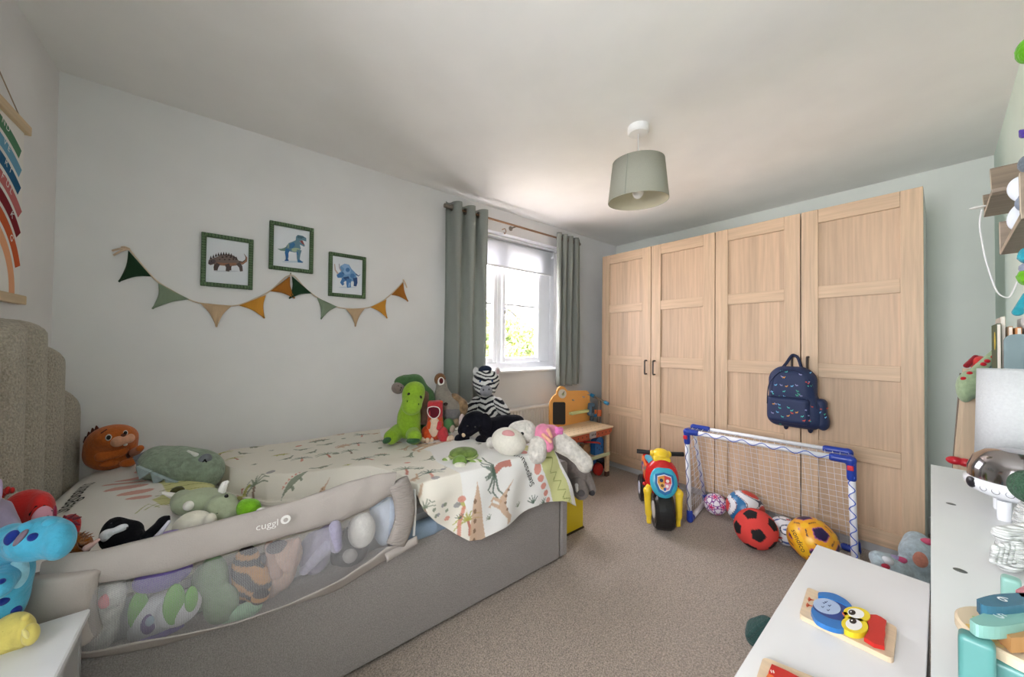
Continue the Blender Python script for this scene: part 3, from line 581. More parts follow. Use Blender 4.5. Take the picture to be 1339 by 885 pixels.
# ================================================================ WALL PICTURES, BUNTING, POSTER
pg = cloth((64, 92, 60))
PW = lambda x, y, yy=YW-.02: on('y', yy, x, y)
def picture(px4, label, shapes, sc_, ox, oy):
    P = [PW(*q) for q in px4]; x0 = (P[0][0]+P[3][0])/2; x1 = (P[1][0]+P[2][0])/2; z1 = (P[0][2]+P[1][2])/2; z0 = (P[2][2]+P[3][2])/2; fw = .02
    t = thing('framed_picture', label, 'picture', ((x0+x1)/2, YW, z0), 0, 'dinosaur pictures on the wall')
    fg = paint((62, 88, 56), .5)
    for g in (box(x0, x0+fw, YW-.022, YW-.001, z0, z1, .002), box(x1-fw, x1, YW-.022, YW-.001, z0, z1, .002), box(x0+fw, x1-fw, YW-.022, YW-.001, z0, z0+fw, .002), box(x0+fw, x1-fw, YW-.022, YW-.001, z1-fw, z1, .002)): obj('frame_bar', g, fg, t)
    bd = []; n = int((x1-x0)/.0125); nz = int((z1-z0)/.0125)
    for i in range(n):
        xx = x0+.006+(x1-x0-.012)*i/(n-1)
        for zz in (z0+fw/2, z1-fw/2): bd.append(ell((xx, YW-.023, zz), (.005, .004, .008), None, 6, 4))
    for i in range(1, nz-1):
        zz = z0+.006+(z1-z0-.012)*i/(nz-1)
        for xx in (x0+fw/2, x1-fw/2): bd.append(ell((xx, YW-.023, zz), (.008, .004, .005), None, 6, 4))
    obj('beading', join(*bd), paint((94, 122, 84), .45), t, smooth=True)['kind'] = 'stuff'
    obj('backing', box(x0+.012, x1-.012, YW-.008, YW-.001, z0+.012, z1-.012), paint((230, 234, 240)), t)
    out = []
    for poly, rgb in shapes:
        q = []
        for a, b in poly: w_ = PW(ox+a/sc_, oy+b/sc_, YW-.0085); q.append((w_[0], w_[2]))
        out.append((q, rgb))
    decal('print', out, (0, YW-.0085, 0), (1, 0, 0), (0, 0, 1), t, m=PRINT, eps=.0003)
S = lambda pts, w0, tp=1: stroke(pts, w0, tp)
DK, BRO, LB, GB = (72, 62, 62), (158, 118, 98), (128, 112, 106), (92, 82, 80)
ank = [(circ(340, 498, 140, 20, 8), (206, 210, 218)), (S([(460, 400), (520, 410), (560, 385), (565, 350), (535, 305)], 44, .05), BRO), (S([(470, 392), (520, 398), (550, 375), (556, 350), (540, 310)], 12, .3), DK)]
for x in (235, 385): ank.append((S([(x, 420), (x-10, 455), (x-8, 490)], 46, .9), (84, 66, 60)))
ank += [([(145, 400), (150, 375), (185, 358), (230, 345), (280, 322), (340, 312), (400, 318), (450, 345), (480, 385), (500, 420), (450, 436), (380, 445), (300, 436), (250, 432), (210, 420), (170, 432), (145, 420)], LB), ([(240, 400), (330, 410), (440, 405), (470, 425), (380, 442), (300, 434), (240, 430)], BRO)]
ank += [(S([(350, 420), (362, 455), (355, 500)], 52, .8), GB), (S([(470, 410), (500, 450), (508, 500)], 46, .7), GB), (S([(255, 415), (235, 455), (228, 488)], 44, .8), GB)]
for i in range(11):
    x = 172+i*28; y = 372-58*math.sin((i+1)/12*math.pi)+(8 if i > 8 else 0); ank.append(([(x-13, y+10), (x+2, y-30), (x+14, y+8)], DK))
for x, y, r_ in ((300, 345, 12), (345, 340, 13), (390, 345, 12), (270, 370, 9), (325, 372, 10), (375, 372, 11), (420, 370, 10), (440, 350, 9)): ank.append((circ(x, y, r_, 8, r_*.7), DK))
ank += [([(148, 398), (158, 380), (215, 368), (228, 392), (215, 410), (170, 424), (150, 418)], (96, 90, 92)), (circ(180, 388, 5, 8), (30, 28, 30)), (S([(152, 412), (180, 408), (205, 402)], 4), DK)]
picture([(262, 304), (331, 312), (331, 378), (263, 374)], 'green beaded frame with a brown armoured dinosaur print, leftmost of the three', ank, 8.369, 255, 295)
T1, T2, T3 = (108, 142, 160), (70, 120, 170), (168, 186, 160)
rx_ = [(circ(330, 478, 110, 20, 10), (200, 214, 226)), (S([(300, 330), (250, 355), (210, 358), (178, 348)], 50, .05), (120, 150, 140)), ([(265, 320), (290, 290), (330, 275), (358, 262), (362, 225), (380, 208), (430, 218), (465, 240), (466, 275), (425, 262), (398, 275), (452, 312), (445, 328), (400, 305), (410, 345), (395, 375), (350, 385), (300, 375), (270, 350)], T1),
       ([(300, 300), (340, 282), (355, 310), (330, 340), (300, 345)], T2), ([(320, 345), (360, 338), (400, 345), (395, 365), (350, 380), (318, 370)], T3), ([(398, 268), (428, 264), (440, 290), (450, 312), (420, 295)], (150, 84, 84)), ([(375, 212), (425, 220), (450, 238), (410, 245), (375, 240)], (84, 116, 130)),
       (S([(280, 350), (268, 390), (272, 430), (268, 465)], 46, .45), T2), (S([(395, 360), (388, 400), (385, 445), (392, 480)], 48, .45), T1), ([(375, 462), (395, 455), (432, 482), (428, 490), (380, 486)], T2), ([(250, 458), (285, 455), (290, 470), (248, 470)], (50, 96, 160)), (circ(415, 240, 4, 8), (20, 30, 30)), (S([(285, 300), (282, 340)], 10), (180, 196, 170)), (S([(372, 380), (380, 410)], 12), T2), (S([(272, 395), (270, 430)], 12), (60, 104, 176))]
picture([(352, 289), (410, 297), (410, 357), (352, 352)], 'green beaded frame with a blue and green roaring dinosaur print, the highest of the three', rx_, 7.693, 340, 280)
B1, B2, B3 = (122, 164, 208), (86, 132, 188), (66, 92, 140)
tri = [(circ(880, 735, 90, 20, 7), (206, 216, 230)), (S([(960, 600), (990, 622), (1010, 606)], 14, .2), B3), ([(810, 520), (850, 498), (895, 508), (920, 550), (960, 590), (975, 640), (960, 670), (900, 680), (830, 670), (818, 640), (780, 640), (770, 605), (790, 590), (815, 575), (800, 545)], B1), ([(815, 520), (850, 500), (890, 512), (915, 560), (905, 600), (860, 610), (835, 580), (850, 550)], (150, 186, 224)), ([(785, 600), (830, 580), (850, 600), (835, 630), (790, 640), (770, 620)], B2), ([(835, 635), (890, 625), (905, 660), (850, 670)], B3),
       (S([(750, 500), (756, 560), (785, 600)], 8, 2.2), (196, 176, 168)), (S([(795, 498), (800, 540), (815, 570)], 7, 2), (176, 170, 180)), (S([(845, 650), (822, 690), (840, 710)], 40, .7), B2), (S([(895, 650), (890, 700), (895, 738)], 50, .8), B2), (S([(955, 640), (962, 690), (955, 725)], 46, .6), B3), (circ(835, 592, 4, 8), (20, 24, 40)), (circ(882, 560, 22, 10), B2), (circ(930, 620, 24, 10), B2), (S([(900, 690), (893, 730)], 10), (170, 200, 232))]
picture([(430, 330), (479, 335), (478, 391), (430, 386)], 'green beaded frame with a blue horned dinosaur print, rightmost of the three', tri, 7.693, 340, 280)
# bunting
bu = thing('bunting', 'string of green, beige and mustard fabric triangle flags pinned along the wall', 'bunting', (.3, YW, 1.4))
BP = lambda a, b, d=.006: PW(130+a/3.114, 270+b/3.114, YW-d)
st_ = [(118, 170), (165, 228), (230, 300), (300, 345), (380, 385), (470, 402), (560, 402), (640, 372), (700, 340), (779, 278), (840, 335), (900, 378), (980, 412), (1080, 414), (1140, 392), (1190, 355), (1240, 303)]
obj('string', tube(spline([BP(*q) for q in st_], 4), .0035, 6), cloth((214, 196, 176)), bu)
def tassel(x, y, pts):
    for q in pts: obj('tie_end', tube(spline([BP(x, y, .012), BP((x+q[0])/2, (y+q[1])/2-4, .02), BP(*q, .012)], 4), [.004]*9, 6), cloth((222, 196, 170)), bu)
    obj('pin', ell(BP(x, y, .012), .006, None, 10, 6), cloth((228, 204, 180)), bu)
tassel(118, 172, [(52, 180), (58, 198), (90, 166)]); tassel(1238, 300, [(1252, 330), (1246, 318)]); obj('pin', ell(BP(779, 272, .008), .004, None, 8, 6), steel, bu)
fc = {'d': (40, 66, 46), 's': (134, 150, 128), 'b': (198, 170, 138), 'm': (206, 146, 60), 'r': (168, 108, 44)}
for k, A, B, Cc in (('d', (118, 178), (212, 285), (78, 308)), ('s', (240, 312), (366, 378), (214, 418)), ('b', (408, 392), (540, 404), (477, 492)), ('m', (568, 403), (678, 360), (673, 456)), ('r', (695, 345), (776, 283), (796, 375)), ('d', (783, 283), (864, 354), (772, 376)), ('s', (885, 370), (968, 408), (902, 460)), ('b', (1002, 416), (1080, 415), (1042, 490)), ('m', (1102, 410), (1168, 378), (1172, 456)), ('r', (1188, 360), (1237, 308), (1257, 387))):
    A, B, Cc = BP(*A), BP(*B), BP(*Cc)
    def fn(u, v, A=A, B=B, Cc=Cc):
        w_ = u[..., None]; v_ = v[..., None]; top = A*(1-v_)+B*v_; P = top*(1-w_*.985)+Cc*w_*.985; e = np.sin(v*math.pi)*.012*np.sin(u*math.pi); mid = (A+B)/2
        P = P+(mid-P)*(.16*np.sin(u*math.pi)*np.abs(2*v-1))[..., None]
        return P[..., 0], P[..., 1]-.004-.012*np.sin(v*5+u*3)*np.sin(v*math.pi)**2*u**.5*.6-e, P[..., 2]
    V, Fs, _, _ = grid(fn, 14, 14); f = obj('flag', (V, Fs), mat('cord_'+k, fc[k], .95, .5, 5, .1, 40, sheen=.2, spec=.05, stretch=(60, 1, 1)), bu, smooth=True); mm = f.modifiers.new('t', 'SOLIDIFY'); mm.thickness = .003
# rainbow poster on the left wall
po = thing('wall_hanging', 'rainbow paper wall hanging with white words between wooden battens', 'poster', (XL, 1.73, 1.28))
py0, py1, pz0, pz1 = 1.45, 2.012, 1.305, 1.885
obj('sheet', box(XL+.006, XL+.008, py0, py1, pz0, pz1), paint((238, 236, 232)), po)
pn = wood('pine_batten', (214, 188, 150), 'y', .12)
obj('batten', box(XL+.002, XL+.02, py0-.012, py1+.016, pz1-.01, pz1+.022, .002), pn, po); obj('batten', box(XL+.002, XL+.02, py0-.012, py1+.016, pz0-.025, pz0+.006, .002), pn, po)
obj('cord', tube([(XL+.01, py0+.03, pz1+.02), (XL+.006, (py0+py1)/2, pz1+.16), (XL+.01, py1-.03, pz1+.02)], .0016, 5), cloth((170, 150, 130)), po)
ycn, zcn = 1.725, 1.312; arcs = []; cl = [(88, 136, 104), (112, 166, 196), (44, 96, 134), (196, 112, 112), (130, 40, 48), (206, 98, 58), (232, 170, 130)]
for i, c_ in enumerate(cl):
    ro = .575-i*.054; ri = ro-.04; A = circ(ycn, zcn, ro, 90, ry=ro*.975, a0=0, a1=180); Bq = circ(ycn, zcn, ri, 90, ry=ri*.975, a0=0, a1=180)
    for k in range(90):
        q = [A[k], A[k+1], Bq[k+1], Bq[k]]
        if all(py0 <= a <= py1 and b <= pz1-.008 for a, b in q): arcs.append((q, c_))
V = []; Fs = []; cs = []
for q, c_ in arcs: n = len(V); V += [(XL+.0084, a, b) for a, b in q]; Fs.append((n, n+1, n+2, n+3)); cs.append(lin(c_))
obj('rainbow', (V, Fs), PRINT, po, cols=cs)
for i, s_ in enumerate(['ND', 'VE', 'RT', 'FUL', 'K', 'G']):
    rm = .575-i*.054-.02-.013; want = [1.878, 1.893, 1.905, 1.915, 1.925, 1.925][i]
    for j, ch in enumerate(s_[::-1]):
        y = want-j*.028; yy = y-ycn
        if abs(yy) < rm:
            th = math.acos(yy/rm); t_ = np.array([0, math.sin(th), -math.cos(th)]); n_ = np.array([0, math.cos(th), math.sin(th)])
            text('lettering', ch, .032, (XL+.009, ycn+rm*math.cos(th), zcn+rm*math.sin(th)), t_, n_, paint((240, 240, 236)), po, eps=.0006)
# ================================================================ NIGHTSTAND
ns = thing('nightstand', 'grey bedside table with a white marble top beside the bed', 'nightstand', (-.40, .96, 0)); nz = .568
marble = mat('marble', (228, 230, 232), .18, vary=.1, vscale=5, detail=8); nb = paint((150, 150, 150), .5)
obj('table_top', box(XL+.004, -.222, .72, 1.195, nz-.016, nz, .003), marble, ns)
obj('side_panel', box(XL+.01, -.232, 1.172, 1.188, .0, nz-.0165, .002), nb, ns); obj('side_panel', box(XL+.01, -.232, .728, .744, 0, nz-.0165, .002), nb, ns)
obj('back_panel', box(XL+.01, XL+.02, .744, 1.172, .04, nz-.018), nb, ns); obj('shelf', box(XL+.02, -.24, .744, 1.172, .04, .056), nb, ns)
for k in (0, 1):
    d = obj('drawer', box(XL+.03, -.233, .747, 1.169, .065+.25*k, .305+.245*k, .002), paint((164, 164, 164), .5), ns); obj('knob', ell((-.222, .958, .185+.25*k), .012, None, 12, 8), steel, d, smooth=True)
# ================================================================ BED GUARD
gd = thing('bed_guard', 'grey fabric bed safety rail with a see-through mesh panel along the mattress', 'bed rail', (.12, 1.25, .38)); gcl = mat('guard_fabric', (176, 168, 162), .75, .25, 300, .05, 14, spec=.3)
topx = [(52, 738), (80, 727), (135, 721), (215, 700), (330, 671), (400, 652), (460, 630), (500, 620), (520, 618)]
botb = [(52, 775), (80, 772), (135, 764), (215, 750), (306, 720), (375, 701), (443, 683), (488, 664), (510, 650)]
nb_ = [(60, 845), (114, 852), (169, 838), (237, 826), (306, 811), (375, 787), (443, 757), (488, 728), (507, 714)]
bt = [(60, 872), (110, 871), (169, 862), (237, 845), (306, 822), (375, 800), (443, 778), (500, 741), (552, 711)]
GY = 1.236
def rs_(pts, n):
    P = np.array([on('y', GY, *q) for q in pts]); d = np.r_[0, np.cumsum(np.hypot(np.diff(P[:, 0]), np.diff(P[:, 2])))]; t = np.linspace(0, d[-1], n); sm = [np.interp(t, d, P[:, i]) for i in (0, 1, 2)]; P = np.stack(sm, -1)
    for _ in range(6): P[1:-1] = (P[:-2]+2*P[1:-1]+P[2:])/4
    return P
NG = 90; T_, Bb, Nb, Bt = rs_(topx, NG), rs_(botb, NG), rs_(nb_, NG), rs_(bt, NG)
bul = np.sin(np.linspace(0, math.pi, NG))
def sheet(A, B, ya, yb, n=10, back=0, wrk=.0):
    A, B = A.copy(), B.copy(); V = []; 
    for i in range(n+1):
        q = i/n; P = A*(1-q)+B*q; P[:, 1] = ya(q)+bul*yb(q)+wrk*np.sin(np.linspace(0, 60, NG)+q*7)*np.sin(q*math.pi); V.append(P)
    V = np.concatenate(V); i = np.arange((n+1)*NG).reshape(n+1, NG); return V, np.stack([i[:-1, :-1], i[1:, :-1], i[1:, 1:], i[:-1, 1:]], -1).reshape(-1, 4)
# padded top band: closed loop section
V = []; n = 14
for k in range(n):
    a = 2*math.pi*k/n; q = (1-math.cos(a))/2; P = T_*(1-q)+Bb*q; P[:, 1] = GY+.012-bul*.012*q-.016*math.sin(a)*(1 if math.sin(a) > 0 else 1.0)+.0015*np.sin(np.linspace(0, 50, NG)+3*q); V.append(P)
V = np.concatenate(V); i = np.arange(n*NG).reshape(n, NG); i2 = np.roll(i, -1, 0); Fs = np.stack([i[:, :-1], i2[:, :-1], i2[:, 1:], i[:, 1:]], -1).reshape(-1, 4)
band = obj('padded_band', (V, Fs), gcl, gd, smooth=True)
netm = bpy.data.materials.new('mesh_net'); netm.use_nodes = True; _n = netm.node_tree.nodes; _l = netm.node_tree.links; pb = _n['Principled BSDF']; pb.inputs['Base Color'].default_value = (*lin((190, 188, 190)), 1); pb.inputs['Roughness'].default_value = .8
tc = _n.new('ShaderNodeTexCoord'); sp = _n.new('ShaderNodeSeparateXYZ'); _l.new(tc.outputs['Object'], sp.inputs[0])
def mth(op, a, b=None):
    q = _n.new('ShaderNodeMath'); q.operation = op
    for i_, v_ in ((0, a), (1, b)):
        if v_ is None: continue
        if hasattr(v_, 'links'): _l.new(v_, q.inputs[i_])
        else: q.inputs[i_].default_value = v_
    return q.outputs[0]
zz = mth('ADD', sp.outputs[2], mth('MULTIPLY', sp.outputs[0], -.0)); hx = mth('SINE', mth('MULTIPLY', mth('ADD', sp.outputs[0], sp.outputs[2]), 1250)); hz = mth('SINE', mth('MULTIPLY', mth('SUBTRACT', sp.outputs[0], sp.outputs[2]), 1250))
hole = mth('GREATER_THAN', mth('MULTIPLY', hx, hz), -.02)
tb = _n.new('ShaderNodeBsdfTransparent'); mx = _n.new('ShaderNodeMixShader'); fac = mth('ADD', mth('MULTIPLY', hole, -.50), .58); _l.new(fac, mx.inputs[0]); _l.new(tb.outputs[0], mx.inputs[1]); _l.new(pb.outputs[0], mx.inputs[2]); _l.new(mx.outputs[0], _n['Material Output'].inputs[0])
sb = lambda q: GY-.003-.0*q
obj('mesh_panel', sheet(Bb, Nb, lambda q: GY-.002, lambda q: -.012-.032*math.sin(q*math.pi), 12), netm, gd, smooth=True, label='see-through grey mesh')
lo_ = obj('lower_band', sheet(Nb, Bt, lambda q: GY-.003+.03*q, lambda q: -.012*(1-q), 6, wrk=.002), gcl, gd, smooth=True); mm = lo_.modifiers.new('t', 'SOLIDIFY'); mm.thickness = .004; mm.offset = 0
def strap(P, wd, name, m_=gcl):                              # padded fabric end piece following pixels
    Q = [on('y', GY-.002, *q) for q in P]; g = tube(spline(Q, 5), wd, 12); V = np.array(g[0]); V[:, 1] = GY+.002+(V[:, 1]-GY)*.45; return obj(name, (V, g[1]), m_, gd, smooth=True)
strap([(521, 630), (528, 650), (530, 672), (526, 692), (518, 712)], [.038]*21, 'end_panel', mat('ribbed_fabric', (160, 152, 146), .8, 1.0, 1, 0, stretch=(40, 40, 260), detail=0)) 
strap([(84, 748), (76, 775), (74, 815), (84, 852)], [.05]+[.06]*14+[.05], 'end_panel')
strap([(505, 730), (525, 718), (546, 706)], [.016]*11, 'lower_corner')
obj('tube_frame', tube(spline([on('y', GY+.012, *q) for q in [(542, 640), (543, 665), (541, 700)]], 4), .005, 8), plastic((225, 225, 225)), gd)
lp = on('y', GY-.016, 334, 690); lq = on('y', GY-.016, 362, 683); ax_ = np.array([lq[0]-lp[0], 0, lq[2]-lp[2]]); ax_ /= np.linalg.norm(ax_); ay_ = np.array([-ax_[2], 0, ax_[0]])
wt = paint((236, 234, 230)); LY = GY-.0155
text('lettering', 'cuggl', .027, (lp[0], LY-.006, lp[2]-.006), ax_, ay_, wt, band, eps=.001)
lc = on('y', LY-.005, 373.5, 678.8); obj('emblem', prism(circ(0, 0, .0125, 24), (lc[0], LY-.006, lc[2]), ax_, ay_, (0, -.001, 0)), wt, band); obj('emblem_centre', prism(circ(0, .002, .006, 16), (lc[0], LY-.0072, lc[2]-.003), ax_, ay_, (0, -.0006, 0)), gcl, band)
# ================================================================ PLUSH TOYS ON THE BED
FX = FW[:2]/np.linalg.norm(FW[:2])
def tdep(P): return float((np.array(P)-CAM) @ FW)
def on_z(z, x, y): return tdep(on('z', z, x, y))
def on_y(v, x, y): return tdep(on('y', v, x, y))
# orange beaver in the corner
t = tdep((-.36, 2.17, .7)); b = Toy('plush_beaver', 'round orange beaver plush sitting in the corner beside the headboard', 'soft toy', t); om = plush((196, 104, 44))
body = b.add('body', [b.e(145, 592, 36, 22, 14, .02), b.e(146, 578, 36, 21, 13, .01), b.e(150, 572, 30, 15), b.e(118, 590, 10, 18)], om, 8)
b.add('arm', [b.c(134, 596, 160, 590, 7, 6, -.05, -.07)], om); b.add('arm', [b.c(175, 592, 183, 586, 6, 4, -.05, -.05)], om, label='arm with a dark brown paw'); b.add('foot', [b.e(143, 606, 14, 5, 6, -.04)], om); b.add('foot', [b.e(168, 605, 12, 5, 6, -.04)], om)
sn = b.add('muzzle', [b.e(154, 577, 10, 7, 6, -.075), b.e(169, 573, 8, 6, 6, -.07)], plush((222, 166, 134))); b.add('nose', [b.e(161, 569, 4, 2.4, 3, -.115)], plush((110, 62, 44)), parent=sn); b.add('tooth', [b.e(164, 581, 3, 2, 2, -.105)], plush((240, 236, 230)), parent=sn)
b.eye(142, 572, 3.0, -.075, 1.5); b.eye(164, 566, 2.6, -.075, 1.4)
for x, y in ((113, 573), (117, 567), (122, 562), (127, 559)): b.add('hair_tuft', [b.c(x, y+4, x-1, y-2, 3, .8)], plush((92, 46, 34)), 2)
b.add('eyebrow', [b.c(133, 566, 139, 562, 1, 1, -.08, -.08)], plush((92, 46, 34)), 1); b.add('ear', [b.e(117, 574, 4, 4)], plush((120, 60, 36))); b.add('paw', [b.e(168, 594, 4, 5, 4, -.075)], plush((92, 46, 34)))
# sage boucle dinosaur cushion with teal spikes
t = on_z(.60, 235, 640)+.06; b = Toy('dinosaur_cushion', 'fleecy sage green dinosaur cushion with pale blue felt spikes lying on the bed', 'cushion', t); sg = plush((146, 162, 142), 1.6, 90)
b.add('body', [b.e(228, 606, 46, 22, 26, 0, -10), b.e(255, 612, 38, 24, 24, 0, -12), b.e(205, 606, 26, 22, 20), b.e(270, 618, 24, 20, 20)], sg, 10)
for i, (x, y) in enumerate([(193, 614), (211, 622), (229, 629), (243, 634)]): 
    A, B_, Cq = b.snap(x-9, y-6, -.06, .001)-FW*.004, b.snap(x+9, y+1, -.06, .001)-FW*.004, b.snap(x-2+i, y+5, -.06, .001)-FW*.012-np.array([0, 0, .012]); n_ = (FW)*-.012; V = [A, B_, Cq, A+n_, B_+n_, Cq+n_]; obj('spike', (V, [(0, 1, 2), (5, 4, 3), (0, 3, 4, 1), (1, 4, 5, 2), (2, 5, 3, 0)]), plush((164, 182, 184)), b.root)
for k in range(5): b.add('tassel', [b.c(192, 591+k*3, 176+k, 598+k*2.2, 2, 1.6, -.03, -.05)], plush((128, 132, 138)), 1)
fp = b.add('face_patch', [b.e(268, 601, 9, 8, 4, -.098, -35)], plush((126, 130, 136))); b.add('horn', [b.c(246, 590, 256, 595, 1.5, 3, -.10, -.105)], plush((226, 228, 222)), 2)
b.add('smile', [b.c(265, 604, 268, 601, .7, .7, -.115, -.118), b.c(268, 601, 270, 604, .7, .7, -.118, -.116)], plush((30, 30, 32)), 1, parent=fp)
# olive knitted toy under the triceratops
t = on_z(.58, 220, 670); b = Toy('olive_knit_toy', 'dark olive textured toy lying under the pale green horned dinosaur', 'soft toy', t+.03); ol = plush((74, 74, 44), 1.4, 80)
b.add('body', [b.e(222, 660, 16, 11, 12, .02), b.e(240, 668, 20, 14, 12)], ol)
for p_ in ((206, 655, 9, 7), (210, 668, 10, 8), (232, 642, 10, 6), (228, 680, 9, 8), (238, 684, 10, 8)): b.add('lobe', [b.e(*p_)], ol)
# sage triceratops
t = on_z(.60, 275, 680)-.0; b = Toy('plush_triceratops', 'smooth pale green horned dinosaur plush lying on its side on the bed', 'soft toy', t); tg = plush((166, 176, 148), .3)
b.add('body', [b.e(262, 656, 38, 17, 18, 0, -6), b.e(290, 662, 22, 16, 16, -.01), b.e(300, 672, 16, 12, 13, -.03), b.e(238, 654, 16, 13)], tg, 8)
for a_ in ((232, 650, 213, 644, 5, 1.5, 0, -.01), (292, 642, 297, 630, 3.2, 2, -.02, -.02), (290, 640, 293, 632, 4, 3, -.02, -.02)): b.add('horn', [b.c(*a_)], plush((232, 230, 222), .3), 2)
b.add('paw', [b.e(247, 661, 8, 6, 6, -.065)], plush((232, 230, 222), .3)); b.eye(296, 649, 3.0, -.062, 0 or None); b.add('seam', [b.c(262, 670, 285, 671, .8, .8, -.075, -.07)], plush((90, 98, 78)), 1)
# cream plush peeping over the guard
t = tdep((-.05, 1.36, .6)); b = Toy('cream_plush', 'smooth cream white plush peeping over the safety rail below the horned dinosaur', 'soft toy', t); cm = plush((230, 226, 210), .25)
b.add('body', [b.e(252, 686, 27, 17, 16), b.e(275, 681, 9, 10, 8), b.e(245, 716, 30, 24, 18)], cm); b.add('seam', [b.c(255, 671, 262, 690, .5, .5, -.056, -.062)], plush((190, 186, 170)), 1)
# penguin
t = tdep((-.19, 1.34, .62)); b = Toy('plush_penguin', 'black and white penguin plush lying near the corner of the safety rail', 'soft toy', t); bk = plush((22, 22, 26))
b.add('body', [b.e(160, 700, 30, 17, 18, 0, 12), b.e(150, 692, 18, 15, 14), b.e(180, 707, 16, 11)], bk, 8); b.add('head_crest', [b.e(146, 684, 7, 6)], bk); b.add('beak', [b.e(155, 680, 3, 1.8)], plush((214, 122, 50)))
wf = b.add('face_patch', [b.e(141, 700, 11, 8, 5, -.058, 25), b.e(158, 691, 10, 5, 4, -.057, 12)], plush((212, 214, 220))); b.add('eye', [b.e(166, 690, 1.4, 1.4, 1.4, -.075)], plastic((20, 20, 22)), 1)
b.add('wing', [b.c(192, 701, 214, 681, 6, 5, 0, .02), b.c(214, 681, 220, 676, 5, 2, .02, .02)], bk); b.add('wing_lining', [b.c(207, 700, 221, 682, 3, 2, -.01, .0)], plush((206, 204, 214)))
# orange furry toy with a pink ear
t = tdep((-.28, 1.33, .6)); b = Toy('furry_toy', 'small orange-brown furry plush with a pale pink ear beside the blue plush', 'soft toy', t); fo = plush((160, 96, 40), 1.8, 80)
b.add('body', [b.e(98, 712, 20, 14, 12), b.e(112, 708, 10, 10)], fo, wob=.01)
for k in range(14): b.add('fur_tuft', [b.c(104+k % 5*3, 700+k, 112+(k*5) % 13, 694+k*1.4, 1.8, .4, -.04, -.05)], fo, 1)
b.add('ear', [b.c(114, 716, 128, 706, 4, 2, -.03, -.02)], plush((222, 184, 176), .3)); b.add('ear', [b.e(114, 701, 5, 3.5)], plush((226, 222, 214), .3))
# bright green round toy against the guard
t = tdep((.075, 1.33, .6)); b = Toy('green_round_plush', 'small bright green plush head with a white and orange face at the rail edge', 'soft toy', t); gg = plush((124, 186, 40))
b.add('body', [b.e(326, 665, 16, 12, 13), b.e(318, 662, 8, 8), b.e(333, 690, 18, 22, 13)], gg); b.add('muzzle', [b.e(341, 669, 7, 5, 5, -.03)], plush((236, 236, 230), .3)); b.add('shoe', [b.e(318, 677, 8, 4, 6, -.03)], plush((188, 140, 90), .3)); b.add('cheek', [b.e(333, 675, 6, 3, 4, -.04)], plush((214, 92, 40), .3))
# red plush
t = tdep((-.33, 1.42, .68)); b = Toy('red_plush', 'round red plush with a pink face patch lying at the head of the bed', 'soft toy', t); rd = plush((196, 44, 42), .4)
b.add('body', [b.e(34, 668, 36, 27, 24), b.e(52, 668, 22, 24, 22), b.e(10, 680, 24, 26, 20)], rd); fp = b.add('face_patch', [b.e(56, 677, 15, 15, 5, -.085, 0)], plush((226, 166, 182), .3))
b.add('face_outline', [b.c(40, 690, 39, 672, .8, .8, -.085, -.088), b.c(39, 672, 47, 662, .8, .8, -.088, -.092), b.c(47, 662, 58, 661, .8, .8, -.092, -.092), b.c(58, 661, 68, 668, .8, .8, -.092, -.085)], plush((40, 22, 26)), 1); b.eye(62, 678, 4, -.115, 0 or None)
for p_ in ((5, 644, 5, 5), (10, 641, 5, 5), (16, 641, 4, 4), (2, 650, 4, 4)): b.add('comb', [b.e(*p_)], rd)
b.add('beak', [b.e(2, 655, 4, 4, 4, -.06)], plush((222, 180, 60), .3)); b.add('side_patch', [b.e(72, 670, 3, 9, 6, -.03)], plush((140, 34, 66), .3))
t = tdep((-.30, 1.40, .62)); b = Toy('red_spiked_plush', 'small red plush head with dark crimson spikes between blue plush and pillow', 'soft toy', t+.02)
b.add('body', [b.e(91, 682, 13, 9, 10), b.e(96, 690, 10, 12)], rd); 
for p_ in ((92, 676, 99, 672, 2.5, .7), (98, 678, 106, 676, 2.5, .7), (97, 684, 104, 686, 2.5, .8), (85, 676, 84, 674, 2, .6)): b.add('spike', [b.c(*p_, -.02, -.03)], plush((130, 20, 48), .3), 2)
t = tdep((-.34, 1.30, .7)); b = Toy('lilac_ear_plush', 'lilac grey plush ear and shoulder between the red and the blue plush', 'soft toy', t); li = plush((146, 136, 158), .3)
b.add('ear', [b.c(-8, 672, 22, 686, 17, 4), b.c(-10, 690, 10, 688, 14, 8), b.e(-6, 655, 8, 22)], li); b.add('body', [b.e(-15, 700, 24, 22)], li); b.add('ear_tip', [b.e(0, 640, 4, 14, 3), b.e(-1, 632, 2.4, 4, 3, -.02)], plush((196, 178, 214), .3))
# blue plush
t = tdep((-.36, 1.235, .66)); b = Toy('blue_plush', 'turquoise plush with dark blue patches and grey nose leaning over the bedside table', 'soft toy', t-.02); bl_ = plush((74, 168, 200), .8, 90); db = plush((30, 50, 130), .5)
b.add('head', [b.e(50, 704, 46, 26, 28, 0, 6), b.e(76, 706, 26, 24, 24), b.e(14, 712, 34, 26, 26)], bl_, 10)
b.add('body', [b.e(12, 770, 32, 44, 26, .01), b.e(18, 745, 30, 30, 22), b.e(-5, 800, 30, 26, 22)], bl_, 10); b.add('belly', [b.e(24, 748, 15, 20, 10, -.07)], plush((150, 206, 222), .8, 90))
b.add('arm', [b.c(8, 752, -8, 768, 14, 16, -.08, -.09)], bl_); b.add('brow', [b.e(34, 690, 12, 7, 7, -.095)], bl_); b.add('brow', [b.e(66, 683, 12, 5, 7, -.075)], bl_)
b.add('eye_patch', [b.e(16, 703, 11, 9, 5, -.10, -10)], db); b.add('nose', [b.e(27, 703, 6, 10, 6, -.125, -30)], plush((120, 104, 118), .2)); b.add('cheek_mark', [b.e(43, 702, 8, 5, 4, -.11, 5)], db)
